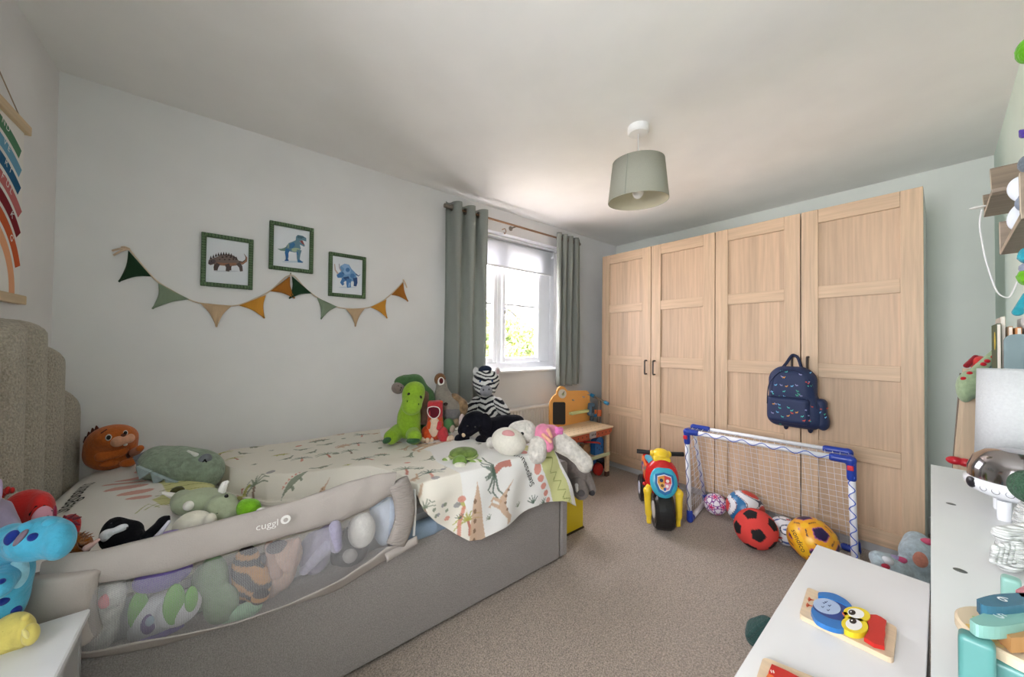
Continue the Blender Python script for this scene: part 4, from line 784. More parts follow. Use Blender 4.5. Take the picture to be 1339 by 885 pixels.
for x, y, rx_1, ry_1, rl in ((4, 786, 10, 5, 20), (21, 797, 8, 6, 30), (2, 760, 6, 3, 0)): b.add('dark_patch', [b.e(x, y, rx_1, ry_1, 4, -.105 if y < 790 else -.098, rl)], db)
# yellow plush on the nightstand
t = on_z(nz, 30, 852)+.015; b = Toy('yellow_plush', 'small pale yellow plush lying on the marble bedside table', 'soft toy', t); ye = plush((222, 206, 112), .4)
b.add('body', [b.e(14, 828, 34, 24, 22), b.e(-12, 832, 30, 22, 22), b.e(30, 826, 18, 19, 16)], ye); b.add('head', [b.e(40, 829, 13, 13, 12, -.02)], ye); b.add('ear', [b.e(33, 808, 7, 5, 5)], ye); b.add('fin', [b.e(34, 829, 4, 8, 4, -.06, 20)], plush((232, 220, 140), .4)); b.add('seam', [b.c(10, 806, 4, 826, .7, .7, -.062, -.075), b.c(4, 826, 14, 848, .7, .7, -.075, -.062)], plush((176, 158, 84)), 1)
# ---------------- group at the foot of the bed
t = on_z(.612, 543, 579)-.02; b = Toy('green_dinosaur', 'lime green long-necked dinosaur plush sitting at the front left of the toy group', 'soft toy', t); lg = plush((142, 180, 52), .5); dg = plush((58, 96, 62), .6)
cr = lambda x, y: (500+x/6.807, 470+y/6.807)
def E_(b, x, y, rx, rz, *a): return b.e(*cr(x, y), rx/6.807, rz/6.807, *[(q/6.807 if i == 0 else q) for i, q in enumerate(a)])
def C_(b, x0, y0, x1, y1, r0, r1, *a): return b.c(*cr(x0, y0), *cr(x1, y1), r0/6.807, r1/6.807, *a)
b.add('body', [E_(b, 235, 560, 105, 120, 90), C_(b, 240, 480, 270, 340, 92, 78), E_(b, 235, 640, 110, 60, 90)], lg)
b.add('head', [E_(b, 275, 320, 100, 100, 85, -.01), E_(b, 262, 410, 88, 82, 80, -.06), E_(b, 290, 260, 78, 60, 60)], lg, 8)
b.add('foot', [C_(b, 140, 640, 80, 690, 66, 62, -.02, -.09)], lg); b.add('foot', [C_(b, 265, 650, 285, 690, 60, 62, -.02, -.09)], lg)
b.add('sole', [E_(b, 45, 715, 44, 26, 40, -.12, 30)], dg); b.add('sole', [E_(b, 275, 722, 58, 24, 40, -.12)], dg)
b.eye(*cr(235, 308), 2.0, -.075); b.eye(*cr(340, 334), 2.0, -.07); b.add('nostril', [E_(b, 222, 372, 6, 10, 6, -.125)], plush((60, 90, 20)), 1, res=.001); b.add('nostril', [E_(b, 322, 398, 6, 10, 6, -.12)], plush((60, 90, 20)), 1, res=.001)
t2 = t+.10; b = Toy('brachiosaurus', 'dark green plush dinosaur with a grey muzzle arching behind the lime green one', 'soft toy', t2); bg_ = plush((74, 112, 68), .9, 90)
b.add('body', [C_(b, 290, 200, 380, 330, 62, 70), C_(b, 380, 330, 440, 480, 72, 80), E_(b, 480, 590, 130, 90, 90), E_(b, 300, 560, 120, 110, 90, .02), C_(b, 200, 195, 300, 210, 60, 62)], bg_, 8); b.add('head', [E_(b, 195, 200, 88, 58, 60, -.02)], bg_)
m_ = b.add('muzzle', [E_(b, 142, 252, 60, 52, 50, -.05)], plush((142, 128, 124), .5)); b.add('smile', [C_(b, 140, 232, 168, 250, 3, 3, -.11, -.11), C_(b, 168, 250, 158, 275, 3, 3, -.11, -.105)], plush((40, 34, 34)), 1, parent=m_, res=.0008)
b.add('foot', [E_(b, 590, 590, 52, 66, 50, -.04)], bg_); b.add('sole', [E_(b, 620, 615, 26, 34, 24, -.08)], plush((176, 158, 144), .6)); b.add('belly', [C_(b, 372, 320, 372, 520, 46, 60, -.035, -.04)], plush((118, 92, 78), .8))
b = Toy('orange_dinosaur', 'small orange and red plush tyrannosaur with an open mouth in front of the toy group', 'soft toy', on_z(.612, 570, 577)-.01); orr = plush((214, 84, 40), .8); prr = plush((190, 60, 66), .8); crm = plush((222, 196, 172), .6)
b.add('body', [C_(b, 470, 630, 470, 520, 80, 66), E_(b, 465, 640, 90, 60, 60)], orr); b.add('head', [('b', b.p(*cr(470, 440), -.01), (66/6.8*b.t/F, .035, 72/6.8*b.t/F), b.fr(570)[0], .016)], prr)
b.add('belly', [E_(b, 462, 600, 50, 90, 30, -.035)], crm); mq = spline([(*q, 0) for q in [(408, 428), (450, 418), (498, 428), (512, 462), (496, 506), (455, 526), (416, 500), (402, 462), (408, 428)]], 3)[:-1]; V = [b.p(*cr(q[0], q[1]), -.051) for q in mq]; mo = obj('mouth', (V+[v+FW*.012 for v in V], [tuple(range(len(V)))]+[(i, (i+1) % len(V), len(V)+(i+1) % len(V), len(V)+i) for i in range(len(V))]), plush((96, 26, 40), .3), b.root)
obj('teeth', tube(V, .0026, 5, closed=True), plush((236, 232, 224), .3), mo)
b.add('eye_ridge', [E_(b, 425, 380, 18, 14, 14, -.02)], orr); b.add('eye_ridge', [E_(b, 522, 380, 18, 14, 14, -.02)], orr)
b.add('arm', [C_(b, 420, 570, 415, 600, 22, 20, -.04, -.055)], orr); b.add('arm', [C_(b, 505, 570, 500, 605, 24, 26, -.04, -.055)], prr)
b.add('leg', [C_(b, 400, 640, 395, 700, 50, 44, -.02, -.05)], orr); b.add('leg', [C_(b, 530, 650, 550, 700, 54, 42, -.02, -.05)], prr)
b.add('toes', [E_(b, 365, 715, 24, 24, 24, -.075), E_(b, 400, 718, 22, 24, 24, -.08), E_(b, 434, 716, 22, 24, 24, -.075)], crm, 1); b.add('toes', [E_(b, 585, 708, 26, 26, 24, -.07), E_(b, 615, 695, 26, 24, 24, -.06)], crm, 1)
b = Toy('grey_dinosaur', 'grey and brown plush dinosaur with gaping jaws standing behind the orange one', 'soft toy', t2+.03); gr = plush((132, 126, 116), .7); bw = plush((120, 84, 54), .8)
b.add('body', [C_(b, 525, 200, 535, 330, 46, 62), C_(b, 535, 330, 620, 430, 68, 90), E_(b, 600, 540, 80, 90, 70)], gr)
b.add('back', [C_(b, 640, 350, 690, 400, 52, 60, .01, .02), E_(b, 710, 440, 50, 70, 50, .0)], mat('mottled_plush', (136, 112, 84), .95, .8, 90, .55, 40, sheen=.2, spec=.1))
b.add('head', [E_(b, 514, 178, 52, 58, 44, -.0)], bw); mo = b.add('mouth', [E_(b, 522, 196, 30, 40, 16, -.045)], plush((232, 228, 220), .4)); b.add('throat', [E_(b, 524, 190, 18, 26, 12, -.062)], plush((92, 30, 34), .3), parent=mo)
b.add('belly', [E_(b, 620, 470, 74, 70, 50, -.03)], plush((112, 110, 110), .6)); b.add('claw', [E_(b, 565, 395, 22, 14, 16, -.075)], plush((60, 50, 46), .5)); b.add('leg', [E_(b, 650, 560, 36, 46, 40, -.03)], plush((150, 134, 108), 1, 80))
# zebra: stripes are the colour of the fur
c2 = lambda x, y: (590+x/4.66, 470+y/4.66)
def E2(b, x, y, rx, rz, *a): return b.e(*c2(x, y), rx/4.66, rz/4.66, *[(q/4.66 if i == 0 else q) for i, q in enumerate(a)])
def C2(b, x0, y0, x1, y1, r0, r1, *a): return b.c(*c2(x0, y0), *c2(x1, y1), r0/4.66, r1/4.66, *a)
b = Toy('plush_zebra', 'black and white striped zebra plush sitting under the window behind the black dog', 'soft toy', tdep((1.33, 2.06, .8)))
def stripes(f, cx):
    def g(V):
        n = .006*np.sin(V[:, 0]*55+V[:, 2]*20)+.005*np.sin(V[:, 2]*70+V[:, 0]*30); s = np.sin((V[:, 2]+n-.35*np.abs((V @ np.r_[RT])-cx))*f); k = (s > .15)[:, None]; return np.where(k, np.array(lin((30, 32, 40))), np.array(lin((224, 224, 222))))
    return g
hp = b.p(*c2(212, 150)); hc = float(hp @ RT)
b.add('head', [E2(b, 212, 130, 82, 74, 70), E2(b, 210, 180, 60, 50, 60, -.03)], PPLUSH, cols=stripes(210, hc), res=.004)
b.add('body', [E2(b, 220, 300, 84, 90, 70, .02), E2(b, 215, 380, 100, 70, 75)], PPLUSH, cols=stripes(170, hc), res=.004)
b.add('arm', [C2(b, 155, 260, 95, 340, 34, 36, -.01, -.02)], PPLUSH, cols=stripes(190, hc-.2), res=.004); b.add('arm', [C2(b, 285, 265, 325, 325, 34, 36, -.01, -.02)], PPLUSH, cols=stripes(190, hc+.2), res=.004)
mz = b.add('muzzle', [E2(b, 212, 186, 42, 40, 36, -.065)], plush((150, 150, 156), .6)); b.add('nostril', [E2(b, 196, 185, 4, 6, 4, -.125)], plush((50, 50, 56)), 1, parent=mz, res=.0012); b.add('nostril', [E2(b, 230, 182, 4, 6, 4, -.125)], plush((50, 50, 56)), 1, parent=mz, res=.0012)
b.add('mane', [E2(b, 200, 66, 34, 22, 30, -.0), E2(b, 215, 60, 30, 18, 26)], plush((34, 42, 62), 1)); b.add('ear', [E2(b, 150, 72, 18, 26, 10)], plush((214, 214, 214))); b.add('ear', [E2(b, 282, 76, 18, 28, 10)], plush((220, 214, 214)))
b.add('inner_ear', [E2(b, 284, 74, 9, 16, 6, -.022)], plush((200, 172, 172))); b.add('eye', [E2(b, 176, 132, 6, 8, 5, -.085)], plastic((30, 60, 110), .2), 1, res=.0015); b.add('eye', [E2(b, 250, 130, 6, 8, 5, -.085)], plastic((30, 60, 110), .2), 1, res=.0015)
# black dog
b = Toy('plush_dog', 'black labrador plush lying in front of the zebra', 'soft toy', on_z(.615, 625, 578)-.0); kd = plush((20, 20, 28), .9, 90)
b.add('body', [C2(b, 230, 420, 360, 400, 66, 62, .05, .12), E2(b, 330, 400, 90, 60, 60, .1), E2(b, 400, 380, 50, 44, 50, .14)], kd); b.add('head', [E2(b, 130, 385, 68, 62, 62), E2(b, 90, 430, 50, 44, 50, -.03), E2(b, 160, 360, 50, 44, 50)], kd)
b.add('ear', [E2(b, 210, 385, 38, 58, 22, -.02, 10)], kd); b.add('leg', [C2(b, 80, 480, 50, 486, 32, 30, -.02, -.05)], kd); b.add('leg', [C2(b, 185, 500, 180, 512, 40, 34, -.02, -.05)], kd); b.add('nose', [E2(b, 76, 458, 12, 14, 10, -.085)], plush((220, 196, 160), .3))
b.add('ear_lining', [E2(b, 66, 380, 20, 50, 20, .01)], plush((196, 178, 176), .6)); b.eye(*c2(100, 405), 1.5, -.085); b.eye(*c2(148, 410), 1.5, -.08)
# white dog with a pink jacket
b = Toy('fleecy_plush', 'white fleecy plush in a pink jacket with a smooth muzzle, lying across the bed end', 'soft toy', on_z(.60, 668, 600)+.03); wf_ = plush((214, 210, 202), 1.5, 80)
b.add('head', [E2(b, 450, 440, 72, 72, 60, .04), E2(b, 400, 440, 60, 60, 55, .03), E2(b, 240, 510, 30, 38, 30, .05)], wf_); mz = b.add('muzzle', [E2(b, 350, 500, 106, 82, 80, -.02, -16)], plush((224, 220, 208), .3), res=.006); b.add('nose', [E2(b, 348, 454, 38, 24, 14, -.10, -8)], plush((206, 150, 150), .3), parent=mz)
b.eye(*c2(432, 452), 2.4, -.055); b.add('arm', [C2(b, 530, 520, 522, 575, 56, 58, .0, -.02)], wf_)
b.add('jacket', [C2(b, 560, 440, 590, 530, 50, 34, .03, .0), E2(b, 600, 450, 80, 56, 56, .08), E2(b, 550, 480, 50, 60, 50, .03)], plush((226, 140, 170), .8, 90)); b.add('jacket_trim', [C2(b, 560, 460, 605, 500, 12, 10, -.035, -.03), C2(b, 590, 430, 610, 470, 12, 10, -.0, .0)], plush((236, 176, 150), .8)); b.add('pompom', [E2(b, 650, 435, 34, 26, 28, .06)], plush((232, 128, 190), 2, 70), wob=.006)
b.add('body', [C2(b, 640, 490, 720, 540, 66, 58, .08, .06)], wf_); b.add('leg', [C2(b, 720, 540, 810, 620, 54, 50, .05, .05), E2(b, 815, 645, 46, 44, 44, .05)], wf_)
# elephant hanging over the footboard
b = Toy('plush_elephant', 'grey elephant plush with white tusks drooping over the end of the bed', 'soft toy', tdep((1.55, 1.36, .5)), base=(1.56, 1.4, .35)); eg = plush((122, 114, 110), .8, 90)
b.add('body', [C2(b, 640, 600, 740, 640, 48, 62, .0, .0), C2(b, 740, 640, 780, 700, 66, 56), E2(b, 760, 690, 50, 60, 40)], eg); b.add('ear', [E2(b, 700, 700, 44, 80, 16, -.02, -8)], eg); b.add('trunk', [C2(b, 810, 690, 850, 790, 38, 34, -.0, -.0)], eg, label='trunk with a dark tip'); b.add('leg', [C2(b, 770, 740, 790, 805, 44, 46, -.03, -.05)], eg)
b.add('foot_pad', [E2(b, 792, 815, 22, 20, 8, -.10)], plush((80, 76, 76), .5)); b.add('foot_pad', [E2(b, 858, 812, 18, 18, 10, -.065)], plush((60, 58, 60), .5)); b.add('tusk', [C2(b, 792, 668, 812, 645, 10, 5, -.07, -.07)], plush((232, 226, 216), .2), 1); b.add('tusk', [C2(b, 765, 765, 768, 800, 12, 9, -.08, -.08)], plush((232, 230, 228), .2), 1)
# turtle
c3 = lambda x, y: (480+x/3.6875, 460+y/3.6875)
b = Toy('plush_turtle', 'green and white turtle plush lying alone on the duvet', 'soft toy', on_z(.605, 605, 606)+.01)
def E3(b, x, y, rx, rz, *a): return b.e(*c3(x, y), rx/3.6875, rz/3.6875, *[(q/3.6875 if i == 0 else q) for i, q in enumerate(a)])
b.add('shell', [E3(b, 465, 488, 68, 26, 60, .01)], mat('shell_plush', (112, 136, 66), .95, .9, 90, .4, 30, sheen=.2, spec=.1)); b.add('shell_rim', [E3(b, 465, 500, 74, 10, 66, .005)], plush((150, 170, 100)))
hd = b.add('head', [E3(b, 447, 530, 34, 30, 34, -.06)], plush((118, 150, 70))); b.add('muzzle', [E3(b, 447, 552, 30, 20, 28, -.09)], plush((222, 222, 204)), parent=hd)
def tcol(V): k = (np.sin(V[:, 0]*190+V[:, 1]*60) > -.3)[:, None]; return np.where(k, np.array(lin((140, 168, 92))), np.array(lin((226, 226, 208))))
b.add('flipper', [E3(b, 525, 535, 42, 18, 22, -.03, -8)], PPLUSH, cols=tcol); b.add('flipper', [E3(b, 385, 530, 28, 24, 22, -.02, 20)], PPLUSH, cols=tcol)
# ---------------- toys squeezed behind the mesh
def inn(name, label, x, y, prims, m, extra=(), yv=1.29):
    t = on_y(yv, x, y); b = Toy(name, label, 'soft toy', t); b.add('body', [b.e(*p_) for p_ in prims], m)
    for nm, ps, mm_ in extra: b.add(nm, [b.e(*p_) if len(p_) < 8 else b.c(*p_) for p_ in ps], mm_, 2)
    return b
pur = plush((120, 104, 172), .4)
inn('cat_plush', 'grey and white cat plush with a pink ear behind the left end of the mesh', 135, 800, [(138, 790, 28, 30, 14), (132, 825, 26, 26, 13), (150, 775, 18, 16, 12)], plush((206, 204, 200), 1, 90), [('ear', [(137, 786, 9, 9, 4, -.045)], plush((226, 140, 142), .3)), ('whisker', [(153, 782, 158, 770, .8, .4, -.045, -.045), (153, 792, 164, 784, .8, .4, -.045, -.045)], plush((70, 70, 74))), ('paw', [(122, 832, 10, 9, 7, -.04)], plush((216, 214, 210)))])
b = inn('purple_green_plush', 'chunky white, purple and green plush behind the mesh', 215, 790, [(212, 800, 40, 26, 13), (205, 815, 38, 18, 12), (235, 795, 30, 22, 12)], plush((208, 208, 214), .3), [('hood', [(214, 752, 40, 18, 14, -.005), (200, 742, 22, 14, 12)], pur), ('green_panel', [(181, 798, 14, 24, 5, -.036)], plush((110, 170, 70), .3)), ('green_panel', [(228, 790, 15, 26, 5, -.036)], plush((110, 170, 70), .3)), ('green_panel', [(250, 783, 9, 16, 5, -.03)], plush((110, 170, 70), .3)), ('purple_badge', [(195, 815, 11, 13, 4, -.042)], plush((110, 86, 140), .3)), ('badge_centre', [(196, 812, 6, 6, 3, -.052)], plush((150, 170, 190), .3)), ('purple_trim', [(205, 832, 38, 4, 6, -.025)], pur)])
inn('lilac_plush', 'lilac plush back showing above the rail beside the penguin', 215, 705, [(214, 716, 32, 20, 14), (226, 705, 22, 10, 12)], plush((156, 134, 196), .4), yv=1.31)
inn('green_plush', 'muted sage green plush behind the middle of the mesh', 285, 775, [(278, 760, 22, 34, 13), (290, 790, 24, 24, 12), (262, 770, 14, 30, 12)], plush((132, 156, 122), .8, 90))
inn('mint_plush', 'pale mint plush low behind the mesh', 322, 800, [(322, 798, 22, 10, 9), (305, 806, 16, 7, 8)], plush((170, 206, 176), .6), yv=1.27)
def tig(V): k = (np.sin((V @ RT)*70+np.sin(V[:, 2]*60)*1.4+V[:, 2]*150) > .2)[:, None]; return np.where(k, np.array(lin((190, 140, 84))), np.array(lin((48, 42, 46))))
b = Toy('tiger_plush', 'dark plush with tan tiger stripes behind the mesh', 'soft toy', on_y(1.295, 328, 750)); b.add('body', [b.e(322, 742, 20, 28, 12), b.e(338, 765, 18, 26, 12), b.e(318, 768, 16, 20, 11)], PPLUSH, cols=tig); b.add('foot', [b.e(340, 780, 12, 9, 8, -.03)], PPLUSH, cols=tig)
inn('beige_plush', 'pinkish beige long-eared plush behind the mesh', 370, 740, [(368, 740, 22, 32, 13), (380, 725, 16, 20, 12), (355, 765, 14, 18, 11)], plush((196, 166, 150), .6), [('ear', [(352, 712, 362, 748, 5, 8, -.02, -.035), (352, 714, 352, 722, 4, 4, -.02, -.02)], plush((176, 146, 132), .6)), ('ear', [(388, 708, 378, 740, 5, 8, -.02, -.035), (388, 710, 388, 716, 4, 4, -.02, -.02)], plush((186, 156, 142), .6)), ('patch', [(362, 715, 14, 8, 5, -.03)], plush((90, 84, 90), .6))])
inn('mauve_plush', 'mauve grey plush with floppy ears behind the mesh', 415, 715, [(412, 722, 22, 28, 13), (428, 705, 18, 18, 12), (436, 698, 12, 12, 12)], plush((150, 144, 166), .6), [('ear', [(398, 745, 430, 712, 6, 8, -.04, -.045)], plush((168, 164, 186), .6)), ('ear', [(438, 688, 440, 715, 7, 7, -.03, -.03)], plush((160, 156, 178), .6))])
inn('panda_plush', 'black and white panda plush behind the right part of the mesh', 470, 700, [(462, 712, 22, 26, 13), (450, 724, 18, 20, 12)], plush((70, 68, 72), .8), [('head', [(473, 693, 18, 22, 13, -.02)], plush((230, 228, 222), .8)), ('ear', [(462, 686, 6, 6, 6, -.02)], plush((40, 40, 44))), ('stripe_paw', [(458, 725, 10, 10, 8, -.03)], plush((176, 172, 168)))])
inn('pale_blue_plush', 'very pale blue smooth plush at the right end of the mesh', 505, 680, [(508, 672, 14, 22, 10), (503, 690, 14, 22, 10), (495, 665, 12, 14, 9)], plush((206, 216, 232), .4))
# ================================================================ TOY WORKBENCH
wbn = thing('toy_workbench', 'wooden toy workbench with an orange pegboard back below the window', 'toy workbench', (2.42, 2.0, 0)); birch = wood('birch', (226, 202, 166), 'x', .1); og = paint((236, 172, 92), .45); bx1, by0, by1, bz = 2.69, 1.845, 2.125, .44
obj('bench_top', box(2.10, bx1, by0, by1, bz-.014, bz, .003), birch, wbn)
ho = [lathe([(0, 0), (.005, 0)], (2.16+i*.055, by0+.05+j*.05, bz+.0004), 10) for i in range(9) for j in range(3)]
obj('peg_hole', join(*ho), plastic((120, 96, 70)), wbn)['kind'] = 'stuff'
rr = paint((190, 92, 58), .5)
ap = obj('apron', prism([(2.13, bz-.07), (bx1-.045, bz-.07), (bx1-.01, bz-.045), (bx1-.005, bz-.015), (2.115, bz-.015)], (0, by0+.012, 0), (1, 0, 0), (0, 0, 1), (0, .012, 0)), rr, wbn)
for i in range(10): obj('apron_hole', lathe([(0, 0), (.0065, 0)], (2.17+i*.053, by0+.0115, bz-.042), 12, 'y'), plastic((60, 34, 26)), ap)
obj('apron', box(bx1-.03, bx1-.018, by0+.025, by1-.01, bz-.07, bz-.0145), rr, wbn)
vi = obj('steel_plate', box(2.36, 2.44, by0-.002, by0+.011, bz-.062, bz-.006, .003), plastic((176, 176, 180)), wbn)
for i in range(3): obj('slot', box(2.378+i*.022, 2.388+i*.022, by0-.0026, by0-.001, bz-.042, bz-.026), plastic((40, 40, 42)), vi)
for x in (2.135, bx1-.055):
    for y in (by0+.03, by1-.03):
        l_ = obj('leg', join(box(x-.021, x+.021, y-.012, y+.012, .0, bz-.0145, .003)), birch, wbn); obj('foot_cap', box(x-.0215, x+.0215, y-.0125, y+.0125, 0, .045, .002), plastic((74, 52, 42)), l_)
obj('lower_shelf', box(2.12, bx1-.04, by0+.035, by1-.05, .19, .20), birch, wbn); obj('cross_bar', box(2.115, bx1-.035, by0+.012, by0+.018, .185, .215, .002), paint((206, 220, 180), .5), wbn)
W = lambda x, y: (lambda p: (p[0], p[2]))(on('y', by1-.012, 690+x/3.6875, 480+y/3.6875))
out = [W(*q) for q in [(107, 285), (106, 230), (107, 185), (110, 165), (122, 142), (140, 128), (142, 112), (148, 100), (158, 93), (168, 92), (180, 97), (188, 110), (200, 114), (240, 113), (285, 113), (295, 122), (300, 145), (302, 262)]]
out[0] = (out[0][0], bz+.001); out[-1] = (out[-1][0], bz+.001)
bp_ = obj('back_panel', prism(out, (0, by1-.012, 0), (1, 0, 0), (0, 0, 1), (0, .012, 0)), og, wbn)
obj('blackboard', prism([W(*q) for q in rrect(121, 181, 168, 276, 8)], (0, by1-.0125, 0), (1, 0, 0), (0, 0, 1), (0, -.002, 0)), paint((40, 42, 44), .7), bp_)
ck = obj('clock', prism([W(*q) for q in circ(166, 128, 19, 28, 22)], (0, by1-.0125, 0), (1, 0, 0), (0, 0, 1), (0, -.004, 0)), paint((226, 222, 210)), bp_)
obj('clock_gear', prism([W(*q) for q in circ(168, 130, 6, 8, 7)], (0, by1-.017, 0), (1, 0, 0), (0, 0, 1), (0, -.003, 0)), paint((178, 190, 140)), bp_); obj('clock_hand', prism([W(*q) for q in [(165, 130), (168, 128), (174, 116), (170, 117)]], (0, by1-.021, 0), (1, 0, 0), (0, 0, 1), (0, -.001, 0)), plastic((60, 60, 60)), bp_)
a_, b_ = W(198, 222), W(298, 210); obj('tool_shelf', box(a_[0], b_[0], by1-.05, by1-.0125, a_[1]-.012, a_[1]+.010, .002), paint((206, 216, 156), .5), wbn)
for q in ((215, 158), (265, 143), (290, 132)): p_ = W(*q); obj('hook', tube([(p_[0], by1-.012, p_[1]), (p_[0], by1-.035, p_[1])], .005, 8), plastic((170, 170, 176)), bp_)
t = thing('toy_drill', 'blue grey toy drill with an orange collar hanging at the right of the pegboard', 'toy', (2.68, 2.09, .55)); p0 = on('y', 2.08, 773, 535); sl = plastic((84, 112, 134))
obj('body', blob([('b', (p0[0], 2.08, p0[2]), (.035, .022, .06), rotm(0, 6, 0), .015)]), sl, t, smooth=True); obj('grip', blob([('b', (p0[0]+.01, 2.08, p0[2]-.075), (.016, .016, .035), rotm(0, 10, 0), .01)]), plastic((60, 78, 92)), t, smooth=True)
obj('collar', blob([('b', (p0[0]+.055, 2.08, p0[2]-.03), (.016, .014, .02), None, .008)]), plastic((222, 116, 48)), t, smooth=True); obj('switch', blob([('b', (p0[0]+.055, 2.08, p0[2]-.065), (.02, .012, .012), None, .006)]), plastic((44, 130, 190)), t, smooth=True)
obj('slot', box(p0[0]-.016, p0[0]+.016, 2.055, 2.058, p0[2]-.03, p0[2]+.03, .001), plastic((50, 60, 70)), t)
# scooter
s_ = thing('scooter', 'child scooter with turquoise blue handlebar grips standing between bench and wardrobe', 'scooter', (2.76, 2.05, 0)); hx = 2.765; h0 = on('x', hx, 771, 515); h1 = on('x', hx, 797, 529); hm = (h0+h1)/2; bl2 = plastic((44, 140, 190))
h0 = hm+(h0-hm)*.86; h1 = hm+(h1-hm)*.86
obj('grip', tube([h0, h0*.62+hm*.38], .016, 12), bl2, s_); obj('grip', tube([h1, h1*.62+hm*.38], .016, 12), bl2, s_); obj('handlebar', tube([h0*.7+hm*.3, h1*.7+hm*.3], .010, 10), steel, s_)
obj('stem', tube([hm, (hm[0]-.0, hm[1]+.02, .10)], .013, 12), steel, s_); obj('clamp', tube([hm+np.array([0, 0, -.10]), hm+np.array([0, 0, -.16])], .021, 12), plastic((222, 110, 60)), s_)
obj('deck', box(hx-.05, hx+.05, hm[1]-.06, hm[1]+.20, .06, .08, .008), plastic((40, 60, 90)), s_); 
for y in (hm[1]-.05, hm[1]+.19): obj('wheel', lathe([(0, -.012), (.035, -.012), (.042, -.005), (.042, .005), (.035, .012), (0, .012)], (hx, y, .043), 20, 'x'), plastic((60, 60, 64)), s_, smooth=False)
# toys under the bench
t = thing('toy_peg_frame', 'blue plastic toy with round holes below the workbench', 'toy', (2.56, 1.95, .2)); bb = plastic((42, 112, 186))
obj('frame', prism([(2.50, .20), (2.62, .20), (2.62, .30)]+circ(2.56, .30, .06, 12, .05, a0=0, a1=180)+[(2.50, .30)], (0, 1.90, 0), (1, 0, 0), (0, 0, 1), (0, .05, 0)), bb, t)
for dx, dz in ((-.03, .26), (0, .29), (.03, .26), (0, .24)): obj('hole', lathe([(0, 0), (.008, 0)], (2.56+dx, 1.8995, dz), 12, 'y'), plastic((20, 60, 120)), t)
t = tag(obj('toy_block', prism(circ(2.42, .255, .055, 6), (0, 1.93, 0), (1, 0, 0), (0, 0, 1), (0, .05, 0)), plastic((170, 130, 92))), 'tan six-sided toy block on the workbench shelf', 'toy')
tag(obj('toy_track', join(tube(spline([(2.35, 1.90, .34), (2.45, 1.89, .325), (2.55, 1.895, .30), (2.60, 1.92, .27)], 6), .008, 8), tube(spline([(2.36, 1.96, .33), (2.46, 1.95, .315), (2.56, 1.955, .29)], 6), .008, 8)), plastic((196, 44, 44)), smooth=True), 'red plastic toy track pieces under the workbench top', 'toy')
t = thing('toy_wheel_set', 'small red and blue wheeled toy on the carpet under the workbench', 'toy', (2.55, 1.96, 0)); obj('wheel', lathe([(0, -.02), (.05, -.02), (.055, 0), (.05, .02), (0, .02)], (2.58, 1.93, .056), 20, 'y'), plastic((200, 50, 46)), t); obj('wheel', lathe([(0, -.02), (.04, -.02), (.045, 0), (.04, .02), (0, .02)], (2.50, 1.99, .046), 20, 'y'), plastic((200, 50, 46)), t); obj('body', box(2.49, 2.60, 1.955, 1.985, .04, .15, .01), bb, t)
tag(obj('blue_toy_box', box(2.22, 2.36, 1.93, 2.03, .201, .30, .01), bb), 'blue plastic box at the left of the workbench shelf', 'toy')
# yellow bag behind the bed foot
yb = thing('yellow_bag', 'plain yellow box bag on the carpet behind the bed foot', 'bag', (1.72, 1.6, 0)); ym_ = mat('yellow_bag', (232, 204, 28), .45)
obj('body', box(1.60, 1.78, 1.435, 1.72, .004, .32, .012), ym_, yb); obj('base', box(1.598, 1.782, 1.433, 1.722, 0, .010, .002), plastic((60, 52, 20)), yb); obj('handle', tube(spline([(1.64, 1.58, .31), (1.65, 1.58, .38), (1.69, 1.58, .41), (1.73, 1.58, .38), (1.74, 1.58, .31)], 5), .005, 6), ym_, yb)
# ================================================================ BACKPACK
bt_ = Toy('backpack', "child's navy backpack with a tiny dinosaur print hanging on the wardrobe handle", 'backpack', tdep((2.74, .58, .9)), base=(2.74, .58, .66)); nv = mat('navy_nylon', (34, 48, 84), .55, .3, 500, .05, 300, spec=.4); nv2 = mat('navy_webbing', (26, 36, 66), .8, .4, 600)
def bw_(x, y, xx=2.72): return on('x', xx, x, y)
c0 = bw_(1041, 524, 2.745); 
body = bt_.add('body', [('b', (2.745, .585, .845), (.062, .118, .165), None, .055), ('b', (2.745, .585, .94), (.058, .095, .10), None, .055), ('b', (2.745, .57, .76), (.06, .135, .09), None, .05)], nv, 8, res=.005)
bt_.add('front_pocket', [('b', (2.69, .592, .775), (.034, .105, .082), None, .03)], nv, 4, res=.004)
bt_.add('side_pocket', [('b', (2.745, .452, .77), (.042, .03, .085), None, .026), ('e', (2.745, .44, .72), (.038, .03, .05), None)], nv, 4, res=.004)
obj('zip', tube(spline([(2.682, .70, .80), (2.680, .69, .92), (2.682, .64, 1.0), (2.686, .58, 1.02), (2.69, .51, .99), (2.69, .47, .90), (2.69, .46, .80)], 6), .0028, 6), nv2, bt_.root)
obj('zip', tube([(2.659, .69, .85), (2.656, .59, .857), (2.659, .495, .85)], .0025, 6), nv2, bt_.root)
obj('loop_handle', tube(spline([(2.74, .64, 1.02), (2.77, .62, 1.06), (2.795, .60, 1.105), (2.80, .585, 1.108), (2.79, .565, 1.09), (2.76, .54, 1.02)], 6), .009, 8), nv2, bt_.root, smooth=True)
for y in (.64, .52): obj('strap', tube(spline([(2.79, y, .98), (2.815, y, .85), (2.81, y, .70), (2.79, y-.01, .655), (2.76, y-.02, .650), (2.75, y-.03, .68)], 5), .010, 8), nv2, bt_.root, smooth=True)
rnd = random.Random(5); shp = []; cc_ = [(90, 190, 180), (220, 90, 70), (230, 160, 80), (120, 190, 230), (150, 150, 190), (80, 170, 140)]
